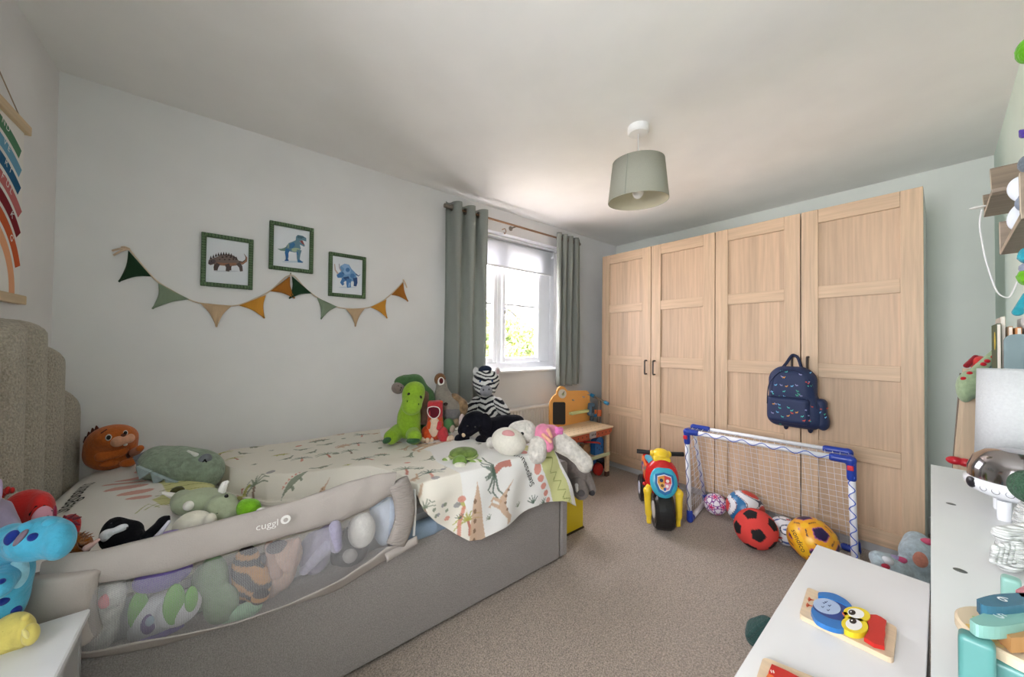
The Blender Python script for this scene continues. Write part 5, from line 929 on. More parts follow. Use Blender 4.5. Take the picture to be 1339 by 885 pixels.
def mini(y, z, c_, k, f): return [([(y+f*a*k, z+b*k) for a, b in P], c_) for P in ([(-1, .1), (-.4, .35), (.4, .3), (.7, .9), (1, .9), (.8, .1), (.4, -.2), (.4, -.6), (.2, -.6), (.1, -.2), (-.3, -.2), (-.4, -.6), (-.6, -.6), (-.5, 0)],)]
def prints(n, x0, x1, y0, y1, sd):
    V = []; Fs = []; cs = []; rnd.seed(sd)
    for i in range(n):
        P = bt_.snap(rnd.uniform(x0, x1), rnd.uniform(y0, y1), -.06, .001)+np.array([-.0022, 0, 0]); f_ = rnd.choice([-1, 1]); c_ = rnd.choice(cc_)
        for poly, _ in mini(0, 0, c_, .0085, f_): k0 = len(V); V += [tuple(P+np.array([0, a, b])) for a, b in poly]; Fs.append(tuple(range(k0, len(V)))); cs.append(lin(c_))
    obj('dinosaur_print', (V, Fs), PRINT, bt_.root, cols=cs)
prints(26, 1008, 1066, 484, 520, 3); prints(20, 1006, 1062, 526, 556, 4); prints(5, 1070, 1084, 528, 552, 5)
# ================================================================ RIDE-ON MOTORBIKE
mo = thing('ride_on_motorbike', 'red toddler ride-on motorbike with yellow forks and turquoise shield front', 'ride-on toy', (2.17, 1.122, 0), R(-141)); kr = plastic((204, 36, 36), .25); ky = plastic((240, 204, 50), .3); kb = plastic((24, 24, 26), .3); kt = plastic((60, 172, 200), .3)
L = dict(local=True, smooth=True)
wh = lambda r, hw: [(0, -hw), (r*.62, -hw), (r*.70, -hw*.9), (r*.9, -hw), (r*.985, -hw*.7), (r, 0), (r*.985, hw*.7), (r*.9, hw), (r*.70, hw*.9), (r*.62, hw), (0, hw)]
fw_ = obj('front_wheel', lathe(wh(.115, .055), (0, 0, .115), 40, 'y'), kb, mo, local=True); obj('hub_cap', lathe([(0, .058), (.05, .057), (.06, .05)], (0, 0, .115), 24, 'y'), plastic((220, 220, 222)), fw_, local=True); obj('hub_cap', lathe([(.06, -.05), (.05, -.057), (0, -.058)], (0, 0, .115), 24, 'y'), plastic((220, 220, 222)), fw_, local=True)
for s in (-1, 1): rw_ = obj('rear_wheel', lathe(wh(.095, .028), (-.40, s*.055, .095), 36, 'y'), kb, mo, local=True); obj('hub_cap', lathe([(0, s*.032), (.045, s*.031), (.05, s*.02)], (-.40, s*.055, .095), 24, 'y'), plastic((206, 210, 226)), rw_, local=True)
obj('body', blob([('e', (-.03, 0, .310), (.066, .102, .125), None), ('c', (-.06, 0, .33), (-.22, 0, .29), .075, .06), ('c', (-.22, 0, .27), (-.42, 0, .32), .062, .05), ('b', (-.25, 0, .22), (.15, .055, .07), None, .04), ('e', (-.43, 0, .30), (.07, .05, .05), None), ('c', (-.38, 0, .20), (-.44, 0, .22), .055, .04)], .03, .0065), kr, mo, **L)
obj('side_spike', blob([('c', (-.10, .06, .24), (-.06, .10, .25), .02, .012)], .01), kr, mo, **L); obj('side_spike', blob([('c', (-.10, -.06, .24), (-.06, -.10, .25), .02, .012)], .01), kr, mo, **L)
sh1 = obj('shield', blob([('e', (.028, 0, .305), (.026, .082, .098), rotm(0, -14, 0))], .01, .004), kt, mo, **L)
def shd(poly, off, rgb): return (poly, rgb)
ax1 = np.array([0, 1, 0]); ay1 = np.array([-math.sin(R(14)), 0, math.cos(R(14))]); o1 = np.array([.052, 0, .303])
inner = [(-.052, .052), (0, .068), (.052, .052), (.056, .0), (.036, -.048), (0, -.066), (-.036, -.048), (-.056, 0)]
obj('shield_face', prism(inner, o1-np.array([.012, 0, 0]), ax1, ay1, (.0135, 0, -.003)), plastic((36, 110, 170), .3), sh1, local=True)
em = [([(a*.78, b*.78) for a, b in inner], (228, 228, 232)), ([(-.038, .036), (0, .046), (0, 0), (-.04, 0)], (222, 150, 60)), ([(0, .046), (.038, .036), (.04, 0), (0, 0)], (206, 60, 60)), ([(-.04, 0), (0, 0), (0, -.044), (-.024, -.034)], (230, 180, 90)), ([(0, 0), (.04, 0), (.024, -.034), (0, -.044)], (226, 150, 170)), (circ(-.018, .016, .011, 12), (40, 50, 90)), (circ(.018, .014, .010, 12), (240, 232, 224)), (circ(-.014, -.014, .010, 12), (120, 80, 50)), (circ(.014, -.016, .009, 12), (246, 236, 236)), ([(-.008, -.026), (.008, -.026), (.006, -.040), (0, -.046), (-.006, -.040)], (40, 90, 170))]
decal('emblem', [([(a, b+.002) for a, b in P], c_) for P, c_ in em], o1+np.array([.0025, 0, 0]), ax1, ay1, sh1, m=PGLOSS, local=True, eps=.0008)
for s in (-1, 1):
    obj('fork', blob([('c', (-.03, s*.060, .265), (.015, s*.094, .235), .023, .023), ('c', (.015, s*.094, .235), (.025, s*.090, .10), .022, .019), ('b', (.022, s*.086, .075), (.017, .014, .04), None, .008)], .012, .004), ky, mo, **L)
    obj('grip', tube([(-.075, s*.052, .452), (-.09, s*.145, .452)], .0145, 14), kb, mo, local=True)
    obj('handlebar_boss', ell((-.07, s*.05, .45), (.02, .018, .022), None, 14, 8), ky, mo, **L)
obj('headset', blob([('e', (-.065, 0, .452), (.045, .05, .035), None), ('b', (-.06, 0, .425), (.05, .052, .016), None, .012), ('e', (-.03, 0, .45), (.02, .03, .012), None)], .008, .004), ky, mo, **L)
obj('stem', tube([(-.06, 0, .40), (-.065, 0, .43)], .03, 16), ky, mo, local=True)
obj('seat', blob([('b', (-.26, 0, .345), (.12, .052, .018), rotm(0, -6, 0), .016), ('c', (-.15, 0, .36), (-.20, 0, .345), .04, .045)], .01, .005), kt, mo, **L)
for s in (-1, 1):
    pnl = obj('side_panel', blob([('b', (-.30, s*.058, .265), (.11, .008, .055), rotm(0, 10, 0), .006)], .004, .005), plastic((236, 120, 60), .3), mo, **L); rnd = random.Random(9); q = []
    for i in range(16):
        a, b = rnd.uniform(-.095, .08), rnd.uniform(-.04, .036); q.append(([(a+k_*math.cos(w_*1.256+i), b+k_*math.sin(w_*1.256+i)) for w_, k_ in ((0, .017), (1, .012), (2, .018), (3, .012), (4, .015))], rnd.choice([(246, 240, 236), (240, 200, 60), (230, 90, 150), (60, 120, 200), (250, 250, 250), (90, 60, 140)])))
    decal('sticker', q, (-.30, s*.0665, .265), (s*-1, 0, 0), (0, 0, 1), pnl, m=PGLOSS, local=True, eps=.0006)
# ================================================================ FOOTBALL GOAL
gl = thing('football_goal', 'toddler football goal of white tubes with blue corners and a white net', 'football goal', (2.5, .68, 0)); wt_ = plastic((232, 234, 240), .35); bc = plastic((32, 62, 160), .35)
FLt = np.array([2.365, 1.06, .597]); FRt = np.array([2.44, .285, .597]); FLb = np.array([2.385, 1.047, .016]); FRb = np.array([2.46, .272, .016])
dB = np.array([.17, .03, .0]); RLt, RRt = FLt+dB*1.0, FRt+dB; RLb, RRb = FLb+np.array([.37, .05, 0]), FRb+np.array([.31, .03, 0]); r_ = .0145
for nm, a, b in (('post', FLb, FLt), ('post', FRb, FRt), ('crossbar', FLt, FRt), ('rear_crossbar', RLt, RRt), ('rear_stay', RLt, RLb), ('rear_stay', RRt, RRb), ('ground_bar', FLb, RLb), ('ground_bar', FRb, RRb), ('rear_ground_bar', RLb, RRb)):
    obj(nm, tube([a, b], r_ if nm not in ('rear_stay', 'rear_crossbar') else .012, 12), wt_, gl, smooth=True)
def corner(P, ds): obj('corner_joint', blob([('c', P, P+np.array(d), .0195, .019) for d in ds], .006, .005), bc, gl, smooth=True)
u_ = lambda a, b, l: (b-a)/np.linalg.norm(b-a)*l
corner(FLt, [u_(FLt, FRt, .06), u_(FLt, FLb, .07), u_(FLt, RLt, .05)]); corner(FRt, [u_(FRt, FLt, .07), u_(FRt, FRb, .09), u_(FRt, RRt, .05)]); corner(RLt, [u_(RLt, RRt, .09), u_(RLt, RLb, .04)]); corner(RRt, [u_(RRt, RLt, .09), u_(RRt, RRb, .06)])
for P, A, B in ((FLb, FLt, RLb), (FRb, FRt, RRb), (RLb, RLt, RRb), (RRb, RRt, RLb)): P = P+np.array([0, 0, .004]); corner(P, [u_(P, A, .05), u_(P, B, .05)])
for P in (FLt, FRt): obj('red_clip', blob([('b', P+np.array([-.022, .0, -.035]), (.006, .012, .012), None, .004)], .004), plastic((206, 40, 60)), gl, smooth=True)
nt = []
def lines(A0, A1, B0, B1, n):                                  # n net cords from edge A0-A1 to edge B0-B1, slightly sagging
    for i in range(n+1):
        q = i/n; a, b = A0+(A1-A0)*q, B0+(B1-B0)*q; m_ = (a+b)/2+np.array([.012*math.sin(i*2.3), .006*math.sin(i*1.7), -.01]); nt.append(tube([a, a*.75+m_*.25+(b-a)*.0 if 0 else (a*.5+m_*.5), m_, (b*.5+m_*.5), b], .0011, 4, caps=False))
lines(RLt, RRt, RLb, RRb, 24); lines(RLt, RLb, RRt, RRb, 17); lines(FLt, FRt, RLt, RRt, 24); lines(FLt, RLt, FRt, RRt, 3)
lines(FLt, FLb, RLt+(RLt-RLt), RLb, 15); lines(FLt, RLt, FLb, RLb, 8); lines(FRt, FRb, RRt, RRb, 15); lines(FRt, RRt, FRb, RRb, 8)
obj('net', join(*nt), cloth((226, 228, 236)), gl)['kind'] = 'stuff'
def lace(A, B, n, amp, out_): return tube([A+(B-A)*(i/(n*8))+np.array(out_)*(amp*math.sin(i/8*2*math.pi))+np.array([-.0145, 0, 0]) for i in range(n*8+1)], .0022, 5)
obj('lacing', lace(FRb, FRt, 9, .012, (0, 1, 0)), cloth((70, 100, 190)), gl); obj('lacing', lace(FLt, FRt, 8, .012, (0, 0, 1)), cloth((70, 100, 190)), gl); obj('lacing', lace(FLb, FLt, 6, .008, (0, 1, 0)), cloth((60, 80, 150)), gl); obj('lacing', lace(RLb, RLt, 7, .010, (0, 1, 0)), cloth((60, 80, 170)), gl)
# ================================================================ BALLS
phi = (1+5**.5)/2; ico = np.array([(0, s1, s2*phi) for s1 in (-1, 1) for s2 in (-1, 1)]+[(s1, s2*phi, 0) for s1 in (-1, 1) for s2 in (-1, 1)]+[(s2*phi, 0, s1) for s1 in (-1, 1) for s2 in (-1, 1)]); ico = ico/np.linalg.norm(ico[0])
def sphere_cols(V, c, fn, rot):
    N = (V-c)/np.linalg.norm(V-c, axis=1)[:, None] @ rot; d = N @ ico.T; o = np.argsort(-d, 1); d1 = np.take_along_axis(d, o, 1); ang = np.arccos(np.clip(d1[:, 0], -1, 1)); return fn(N, ang, d1, o)
def penta(N, d1, o):                                             # angle round the nearest pentagon centre, as a 5-fold wave
    A = ico[o[:, 0]]; B = ico[o[:, 1]]; ph = np.zeros(len(N)); t1 = B-A*(A*B).sum(1)[:, None]; t1 /= np.linalg.norm(t1, axis=1)[:, None]; n1 = N-A*(A*N).sum(1)[:, None]; n1 /= np.linalg.norm(n1, axis=1)[:, None]+1e-9; return np.arccos(np.clip((n1*t1).sum(1), -1, 1))
def ball(name, label, x, y, r, fn, rot, m=PGLOSS, floor_=0):
    d = ray(x, y); tt = (r+floor_-CAM[2])/d[2]; c = CAM+d*tt; V, Fs = ell(c, r, None, 128, 72); V = np.array(V); return tag(obj(name, (V, Fs), m, smooth=True, cols=sphere_cols(V, c, fn, rot)), label, 'ball'), c
K = lambda c_: np.array(lin(c_))
def f_soccer(base, pent, size=.36):
    def f(N, ang, d1, o): a = penta(N, d1, o); lim = size*.82/np.maximum(.3, np.cos(np.minimum(a, R(72)-a if 0 else a)-R(36)*0)); k = ang < size*.81/np.cos(np.abs(R(36)-a) if 0 else np.minimum(a, R(36))); return np.where(k[:, None], K(pent), K(base))
    return f
ball('foam_ball', 'red foam football with black pentagons in front of the goal', 988, 691, .108, f_soccer((216, 66, 60), (26, 24, 26), .36), rotm(20, -25, 12), mat('foam_print', rough=.9, vc=True, bump=.3, scale=400))
def f_star(N, ang, d1, o):
    a = penta(N, d1, o); k = (ang < .22+.11*np.cos(5*a)); ring = (np.abs(ang-(.42+.15*np.cos(5*a))) < .085); c_ = np.tile(K((236, 232, 240)), (len(N), 1)); c_[ring] = K((122, 44, 140)); c_[k] = K((206, 40, 120)); return c_
ball('star_ball', 'small white ball with purple and pink stars at the left of the goal', 935.5, 659, .070, f_star, rotm(10, 30, 5))
def f_swirl(N, ang, d1, o):
    x, y, z = N.T; w_ = np.sin(3.2*x+2.6*np.sin(2.4*z+1)+1.5*y); c_ = np.tile(K((232, 232, 236)), (len(N), 1)); c_[w_ > .72] = K((40, 110, 160)); c_[np.abs(w_-.62) < .06] = K((96, 40, 60)); c_[(w_ < -.80)] = K((206, 60, 50)); c_[(np.abs(w_+.70) < .05)] = K((30, 40, 70)); c_[(z < -.35) & (w_ > .2) & (w_ < .5)] = K((40, 140, 80)); return c_
ball('swirl_ball', 'white football with blue, red and green swirls behind the red foam ball', 974, 664, .108, f_swirl, rotm(0, 20, 60))
def f_small(N, ang, d1, o):
    x, y, z = N.T; a = penta(N, d1, o); c_ = np.tile(K((226, 226, 230)), (len(N), 1)); c_[np.abs(ang-.33) < .035] = K((40, 46, 70)); k = np.sin(9*x+7*y)*np.sin(8*z+5*y) > .62; c_[k] = K((60, 90, 160)); k = np.sin(8*y+6*z)*np.sin(9*x-4*z) > .72; c_[k] = K((190, 60, 60)); return c_
ball('patterned_ball', 'small white ball with blue and dark line pattern between the red and the yellow ball', 1026, 694, .078, f_small, rotm(30, 0, 0))
def f_yel(N, ang, d1, o):
    a = penta(N, d1, o); am = np.minimum(a, R(72)-a) if 0 else a; e = ang*np.cos(np.minimum(a, R(36))); c_ = np.tile(K((240, 168, 40)), (len(N), 1)); c_[(d1[:, 0]-d1[:, 2]) < .16] = K((246, 190, 40)); c_[e < .30] = K((170, 70, 150)); c_[e < .265] = K((40, 26, 70)); c_[(d1[:, 0]-d1[:, 1] < .10) & (np.abs(d1[:, 1]-d1[:, 2]) > .18) & (d1[:, 0] < .86)] = K((50, 30, 60)); return c_
yb_, yc_ = ball('yellow_ball', 'yellow and purple panelled football beside the white table corner', 1062, 705, .112, f_yel, rotm(15, 10, 25))
# the maker's word printed round the ball's lower left
dcam = CAM-yc_; dcam /= np.linalg.norm(dcam); rgt = np.cross(np.array([0, 0, 1]), dcam); rgt /= np.linalg.norm(rgt); upv = np.cross(dcam, rgt)
_V = np.array([v.co[:] for v in yb_.data.vertices])+np.array(yb_.location)-yc_; _x, _y = _V @ rgt+.066, _V @ upv+.028
_u, _w = _x*math.cos(R(-64))+_y*math.sin(R(-64)), -_x*math.sin(R(-64))+_y*math.cos(R(-64)); _k = np.where((_V @ dcam > 0) & (np.abs(_u) < .075) & (_w > -.012) & (_w < .034))[0]
for _i in _k: yb_.data.color_attributes['Col'].data[_i].color = (*lin((246, 190, 40)), 1)
TV, TF = text_geo('sondico', .034); TV[:, 0] -= TV[:, 0].mean(); a0 = R(-64); ca, sa = math.cos(a0), math.sin(a0); P = []
for x, y, z in TV: X_, Y_ = x*ca-y*sa, x*sa+y*ca; X_ -= .066; Y_ -= .028; v_ = rgt*X_+upv*Y_; n_ = dcam*math.sqrt(max(1e-6, .1128**2-X_*X_-Y_*Y_))+v_; P.append(yc_+n_)
obj('lettering', (P, TF), paint((40, 26, 50)), yb_)
# ================================================================ WHITE FURNITURE ON THE RIGHT
wl_ = paint((232, 234, 234), .35); LZ = .5; TZ = .835
lo = thing('low_chest', 'low white storage chest with a wide flat top in front of the taller cabinet', 'chest', (.95, .14, 0))
obj('chest_top', box(.34, 1.549, .0205, .265, LZ-.018, LZ, .0015), wl_, lo); obj('edge_strip', box(1.5492, 1.5515, .0205, .265, LZ-.018, LZ-.0006), paint((206, 208, 210), .4), lo)
obj('side_panel', box(1.528, 1.546, .022, .262, 0, LZ-.0185, .001), wl_, lo); obj('side_panel', box(.345, .363, .022, .262, 0, LZ-.0185, .001), wl_, lo); obj('front_panel', box(.365, 1.526, .244, .258, .05, LZ-.02, .002), wl_, lo); obj('back_panel', box(.365, 1.526, .024, .032, .05, LZ-.02), wl_, lo)
ta = thing('tall_cabinet', 'narrow white cabinet along the mint wall carrying the lamp and toys', 'cabinet', (.9, -.09, 0))
obj('cabinet_top', prism([(.22, YF+.003), (1.552, YF+.003), (1.552, .018), (.22, .0035)], (0, 0, TZ-.022), (1, 0, 0), (0, 1, 0), (0, 0, .022)), wl_, ta); 
for x in (1.528, .87, .226): obj('side_panel', box(x, x+.018, YF+.006, .001, 0, TZ-.0225, .001), wl_, ta)
obj('back_panel', box(.245, 1.527, YF+.004, YF+.010, .05, TZ-.03), wl_, ta)
for a, b in ((.246, .868), (.890, 1.526)):
    for z0 in (.02, .29, .56): obj('drawer', box(a, b, -.014, .0015, z0, z0+.262 if z0 < .5 else TZ-.024, .002), wl_, ta)
for x, y in ((1243.5, 658.5), (1255.5, 745.5)): p = on('z', TZ+.0003, x, y); obj('cam_cover', lathe([(0, .0008), (.0055, .0006), (.007, 0)], (p[0], p[1], TZ), 20), mat('nickel', (120, 124, 124), .35, metal=.8), ta)
# owl puzzle
def puzzle(name, label, corners, pieces, ox=940, oy=680, s=3.353):
    C0 = [on('z', LZ+.012, *q) for q in corners]; cx, cy = np.mean([c[0] for c in C0]), np.mean([c[1] for c in C0]); th = thing(name, label, 'puzzle', (cx, cy, LZ)); pol = [(c[0], c[1]) for c in C0]
    q = []                                                       # rounded board outline
    for i in range(4):
        a, b, c = (np.array(pol[(i+j) % 4]) for j in (-1, 0, 1)); u1 = (a-b)/np.linalg.norm(a-b); u2 = (c-b)/np.linalg.norm(c-b)
        for k in range(6): w_ = k/5; q.append(tuple(b+u1*.012*(1-w_)**2+u2*.012*w_**2))
    obj('board', prism(q, (0, 0, LZ+.0004), (1, 0, 0), (0, 1, 0), (0, 0, .0115)), wood('ply', (222, 200, 168), 'y', .1), th)
    for nm, poly, rgb, z0, z1 in pieces:
        pp_ = [tuple(on('z', LZ+.012+z1, ox+a/s, oy+b/s)[:2]) for a, b in poly]; obj(nm, prism(pp_, (0, 0, LZ+.012+z0+.0002), (1, 0, 0), (0, 1, 0), (0, 0, z1-z0)), paint(rgb, .3), th)
    return th
sm_ = lambda P: [tuple(p) for p in spline([(*q, 0) for q in P]+[(*P[0], 0)], 4)[:-1]]
sm2 = lambda P: [(p[0], p[1]) for p in sm_(P)]
owl = [('body', [(428, 345), (500, 340), (560, 372), (566, 400), (545, 425), (545, 450), (480, 438), (425, 405), (412, 372)], (34, 66, 138), 0, .009),
       ('belly', [(a, b) for a, b in circ(474, 377, 62, 30, 32, rot=16)], (170, 192, 222), .009, .0098),
       ('wing', sm2([(436, 332), (440, 316), (500, 320), (556, 348), (584, 378), (575, 384), (530, 360), (480, 342)]), (42, 118, 190), 0, .011), ('wing', sm2([(404, 398), (410, 380), (432, 402), (486, 430), (545, 446), (550, 476), (500, 472), (430, 440)]), (42, 118, 190), 0, .011)]
for cx, cy, rx1, ry1, pxx, pyy in ((605, 411, 60, 30, 584, 402), (596, 467, 60, 35, 588, 440)):
    if cy > 450: cy = 460
    owl += [('eye', circ(cx, cy, rx1, 28, ry1, rot=12), (238, 214, 48), 0, .012), ('eye_white', circ(cx-4, cy-3, rx1*.62, 24, ry1*.68, rot=12), (240, 240, 236), .012, .0126), ('pupil', circ(pxx, pyy+2, 16, 16, 11, rot=12), (24, 24, 28), .0126, .0132), ('glint', circ(pxx-5, pyy-1, 4, 8, 3), (240, 240, 240), .0132, .0136)]
owl += [('hat', [(655, 413), (690, 414), (712, 424), (735, 440), (728, 470), (730, 500), (724, 520), (726, 552), (680, 541), (636, 513), (652, 492), (658, 470), (650, 440)], (200, 44, 40), 0, .009), ('beak', [(540, 404), (556, 402), (568, 412), (552, 418)], (216, 110, 50), .009, .012)]
for x, y in ((402, 346), (394, 371)): owl += [('foot', S([(x-12, y), (x+14, y+4)], 6, .6), (214, 104, 70), 0, .0006), ('foot', S([(x-8, y-8), (x+2, y+2)], 5), (214, 104, 70), 0, .0006), ('foot', S([(x-10, y+8), (x+4, y+2)], 5), (214, 104, 70), 0, .0006)]
for x, y in ((462, 360), (486, 372), (456, 378), (480, 392), (470, 356)): owl.append(('feather_mark', S([(x-6, y), (x, y+5), (x+6, y-1)], 3, 1), (30, 50, 110), .0098, .0102))
puzzle('owl_puzzle', 'wooden owl puzzle in blue, yellow and red pieces on the low chest', [(1045, 803), (1056, 767), (1173, 819), (1168, 862)], owl)
puzzle('red_puzzle', 'second wooden puzzle with a red and orange piece at the bottom edge of the picture', [(983, 905), (998, 858), (1115, 905), (1112, 955)], [('piece', [(218, 665), (232, 630), (300, 660), (360, 692), (400, 740), (330, 730), (260, 700)], (196, 44, 40), 0, .010), ('piece', [(216, 672), (262, 692), (300, 720), (290, 760), (215, 730), (200, 700)], (226, 110, 54), 0, .0095), ('window_mark', S([(228, 656), (232, 668)], 5, 1), (240, 220, 210), .010, .0106), ('window_mark', S([(238, 658), (242, 670)], 5, 1), (240, 220, 210), .010, .0106)])
# star projector
pj = thing('star_projector', 'white night light projector with a chrome dome and a row of round buttons', 'night light', (1.20, -.098, TZ)); wp = plastic((236, 238, 242), .25); pc2 = (1.20, -.098, 0)
obj('base_ring', lathe([(0, .872), (.045, .873), (.062, .882), (.069, .893), (.069, .902), (.063, .908), (0, .908)], pc2, 48), wp, pj, smooth=True); obj('dome', lathe([(.0645, .905), (.064, .925), (.057, .946), (.042, .960), (.022, .967), (0, .969)], pc2, 48), mat('chrome', (170, 166, 168), .12, metal=1), pj, smooth=True)
for a in (150, 265, 30): obj('foot', lathe([(0, TZ), (.008, TZ), (.009, TZ+.004), (.009, .872), (0, .872)], (1.20+.042*math.cos(R(a)), -.098+.042*math.sin(R(a)), 0), 20), wp, pj)
def onring(a, z=.893, r=.0685): return np.array([1.20+r*math.cos(R(a)), -.098+r*math.sin(R(a)), z]), np.array([math.cos(R(a)), math.sin(R(a)), 0])
P, n_ = onring(118, .896); obj('speaker', blob([('e', P-n_*.001, (.004, .011, .011), rotm(0, 0, 118))], .002, .0012), plastic((24, 24, 30)), pj, smooth=True)
for a in (138, 152, 166, 180):
    P, n_ = onring(a, .892); t_ = np.array([-n_[1], n_[0], 0]); V = [P+t_*.005*math.cos(w_)+np.array([0, 0, .005*math.sin(w_)]) for w_ in np.linspace(0, 2*math.pi, 17)[:-1]]; obj('button', tube(V, .0005, 4, closed=True), plastic((110, 112, 120)), pj)
# table lamp
lp_ = thing('table_lamp', 'table lamp with a pale grey linen drum shade on the tall cabinet', 'lamp', (1.37, -.118, TZ)); lc_ = (1.37, -.118, 0); lin_ = mat('linen', (214, 217, 218), .95, .3, 260, .05, 200, spec=.1, transl=.1)
obj('base', lathe([(0, TZ+.0005), (.05, TZ+.0005), (.05, TZ+.012), (.012, TZ+.02), (.010, .94), (0, .94)], lc_, 32), wp, lp_, smooth=False)
obj('shade', lathe([(.0655, .921), (.068, .921), (.064, 1.118), (.0615, 1.118), (.0655, .921)], lc_, 64), lin_, lp_, smooth=True); obj('shade_ring', lathe([(0, 1.108), (.062, 1.110), (.062, 1.112), (0, 1.110)], lc_, 32), plastic((230, 230, 230)), lp_)
# crocheted things
gy = mat('green_yarn', (64, 96, 74), .95, 2.0, 1, .2, 90, sheen=.1, spec=.1, stretch=(260, 260, 160)); wy = mat('white_yarn', (222, 224, 222), .95, 2.0, 1, .1, 90, sheen=.1, spec=.1, stretch=(60, 60, 420), detail=0)
tt = on_z(TZ, 1335, 700); b = Toy('crochet_cactus', 'green crocheted ball on a fluffy white base beside the night light', 'ornament', tt)
b.add('ball', [b.e(1352, 638, 38, 22)], gy); b.add('pot', [b.e(1350, 678, 26, 24), b.e(1340, 684, 16, 12)], wy)
tt = on_z(TZ, 1318, 748); b = Toy('crochet_bootie', 'white and green crocheted bootie on the tall cabinet', 'ornament', tt)
b.add('body', [b.e(1322, 722, 24, 22), b.e(1316, 732, 20, 14), b.e(1345, 728, 24, 18)], wy); b.add('heel', [b.e(1350, 732, 16, 17, None, -.012)], gy)
for k in range(6): b.add('yarn_loop', [b.c(1302+k*7, 712+abs(k-2)*1.5, 1298+k*6.5, 734, 3.2, 3.2, -.016, -.022)], wy, 1, res=.0012)
b.add('collar', [b.c(1310, 698, 1350, 692, 9, 9), ], wy)
# wooden number game
ng = thing('number_game', 'wooden counting toy with teal ends and numbered pastel tiles nearest the camera', 'toy', (.62, -.06, TZ)); Z0 = TZ+.04
dc = on('z', Z0, 1350, 838)
obj('disc', lathe([(0, Z0-.012), (.046, Z0-.012), (.048, Z0-.010), (.048, Z0-.002), (.046, Z0), (0, Z0)], (dc[0], dc[1], 0), 48), wood('ply2', (224, 206, 176), 'x', .1), ng)
fl_ = []; 
for x, y, c_ in ((1275, 822, (236, 200, 120)), (1290, 832, (224, 150, 170)), (1283, 812, (180, 200, 140)), (1302, 842, (240, 216, 150)), (1318, 845, (224, 130, 160)), (1308, 828, (160, 190, 150))):
    p = on('z', Z0, x, y)
    for k in range(5): fl_.append((circ(p[0]+.0035*math.cos(k*1.256), p[1]+.0035*math.sin(k*1.256), .0028, 8), c_))
decal('flower_print', fl_, (0, 0, Z0), (1, 0, 0), (0, 1, 0), ng)
def tile(poly, z, h, rgb, num=None, npx=None, sz=.018, rot=0):
    P = [tuple(on('z', z, *q)[:2]) for q in poly]; o = obj('tile', prism(P, (0, 0, z-h), (1, 0, 0), (0, 1, 0), (0, 0, h)), paint(rgb, .35), ng)
    if num: p = on('z', z, *npx); a = R(rot); text('number', num, sz, (p[0], p[1], z), (math.cos(a), math.sin(a), 0), (-math.sin(a), math.cos(a), 0), paint((232, 238, 240)), o, centre=True)
tile(sm2([(1277, 783), (1300, 777), (1339, 775), (1362, 780), (1345, 789), (1310, 793), (1286, 791)]), Z0+.034, .012, (58, 108, 132), '6', (1312, 784), .016, -110)
tile(sm2([(1268, 809), (1292, 800), (1335, 794), (1366, 799), (1345, 812), (1308, 819), (1280, 817)]), Z0+.026, .012, (136, 184, 174), '5', (1308, 806), .016, -110)
tile([(1304, 818), (1339, 804), (1372, 798), (1376, 832), (1322, 834)], Z0+.018, .014, (184, 134, 82), '1', (1345, 815), .014, -110)
tile([(1328, 771), (1340, 765), (1364, 768), (1354, 782), (1336, 780)], Z0+.034, .012, (206, 130, 142))
for x, y in ((1300, 800), (1345, 800)): p = on('z', Z0+.01, x, y); obj('peg', lathe([(0, Z0), (.005, Z0), (.005, Z0+.02), (0, Z0+.02)], (p[0], p[1], 0), 12), wood('ply2', (224, 206, 176)), ng)
te = paint((84, 142, 138), .35); pe = on('z', TZ, 1268, 905); tE = tdep(pe)
bN = Toy.__new__(Toy); bN.t = tE; bN.root = ng; bN.set = True; bN.base = None
def plate(px, py_, hw, hh, rgb, t_, dpt=.009):
    bN.t = t_; M_, c_ = bN.fr(px); c0_ = bN.p(px, py_); k = t_/F; hz = hh*k; c0_ = np.array([c0_[0], c0_[1], TZ+hz+.0005]); return obj('end_support', blob([('b', c0_, (hw*k*c_, dpt, hz), M_, .004)], .001, .0016), paint(rgb, .35), ng, smooth=True)
plate(1277, 862, 25, 36, (84, 142, 138), tE); plate(1318, 880, 50, 20, (84, 142, 138), tE); plate(1322, 770, 14, 20, (146, 194, 184), on_z(TZ, 1322, 795))
# ================================================================ MINT WALL: SHELVES, CABLE, POMPOMS, BOOK RACK, LEANING TOY
sw = wood('grey_oak', (140, 124, 108), 'y', .22); swe = wood('pale_edge', (196, 180, 160), 'z', .1)
def zshelf(label, px_, thick=.012):
    P = [on('y', -.105, *q) for q in px_]; s = thing('wall_shelf', label, 'shelf', (P[0][0], YF, P[0][2]), 0, 'angled wall shelves')
    for a, b in zip(P[:-1], P[1:]):
        d = (b-a)/np.linalg.norm(b-a); n_ = np.array([-d[2], 0, d[0]])*thick; V = [a, b, b+n_, a+n_]; V = [np.array([v[0], YF+.001, v[2]]) for v in V]+[np.array([v[0], -.105, v[2]]) for v in V]
        o = obj('board', (V, [(0, 1, 2, 3), (7, 6, 5, 4), (0, 4, 5, 1), (1, 5, 6, 2), (2, 6, 7, 3), (3, 7, 4, 0)]), sw, s); V2 = [v+np.array([0, .0012, 0]) for v in V[4:]]; V1 = [v+np.array([0, .0002, 0]) for v in V[4:]]
        obj('edging', (V1+V2, [(0, 1, 2, 3), (7, 6, 5, 4), (0, 4, 5, 1), (1, 5, 6, 2), (2, 6, 7, 3), (3, 7, 4, 0)]), swe, o)
    return s
zshelf('angled grey oak wall shelf on the mint wall, the far upper one', [(1295, 220.5), (1297.5, 252), (1287, 284)])
zshelf('small grey oak shelf piece behind the far upper angled shelf', [(1285.5, 255), (1288, 277)])
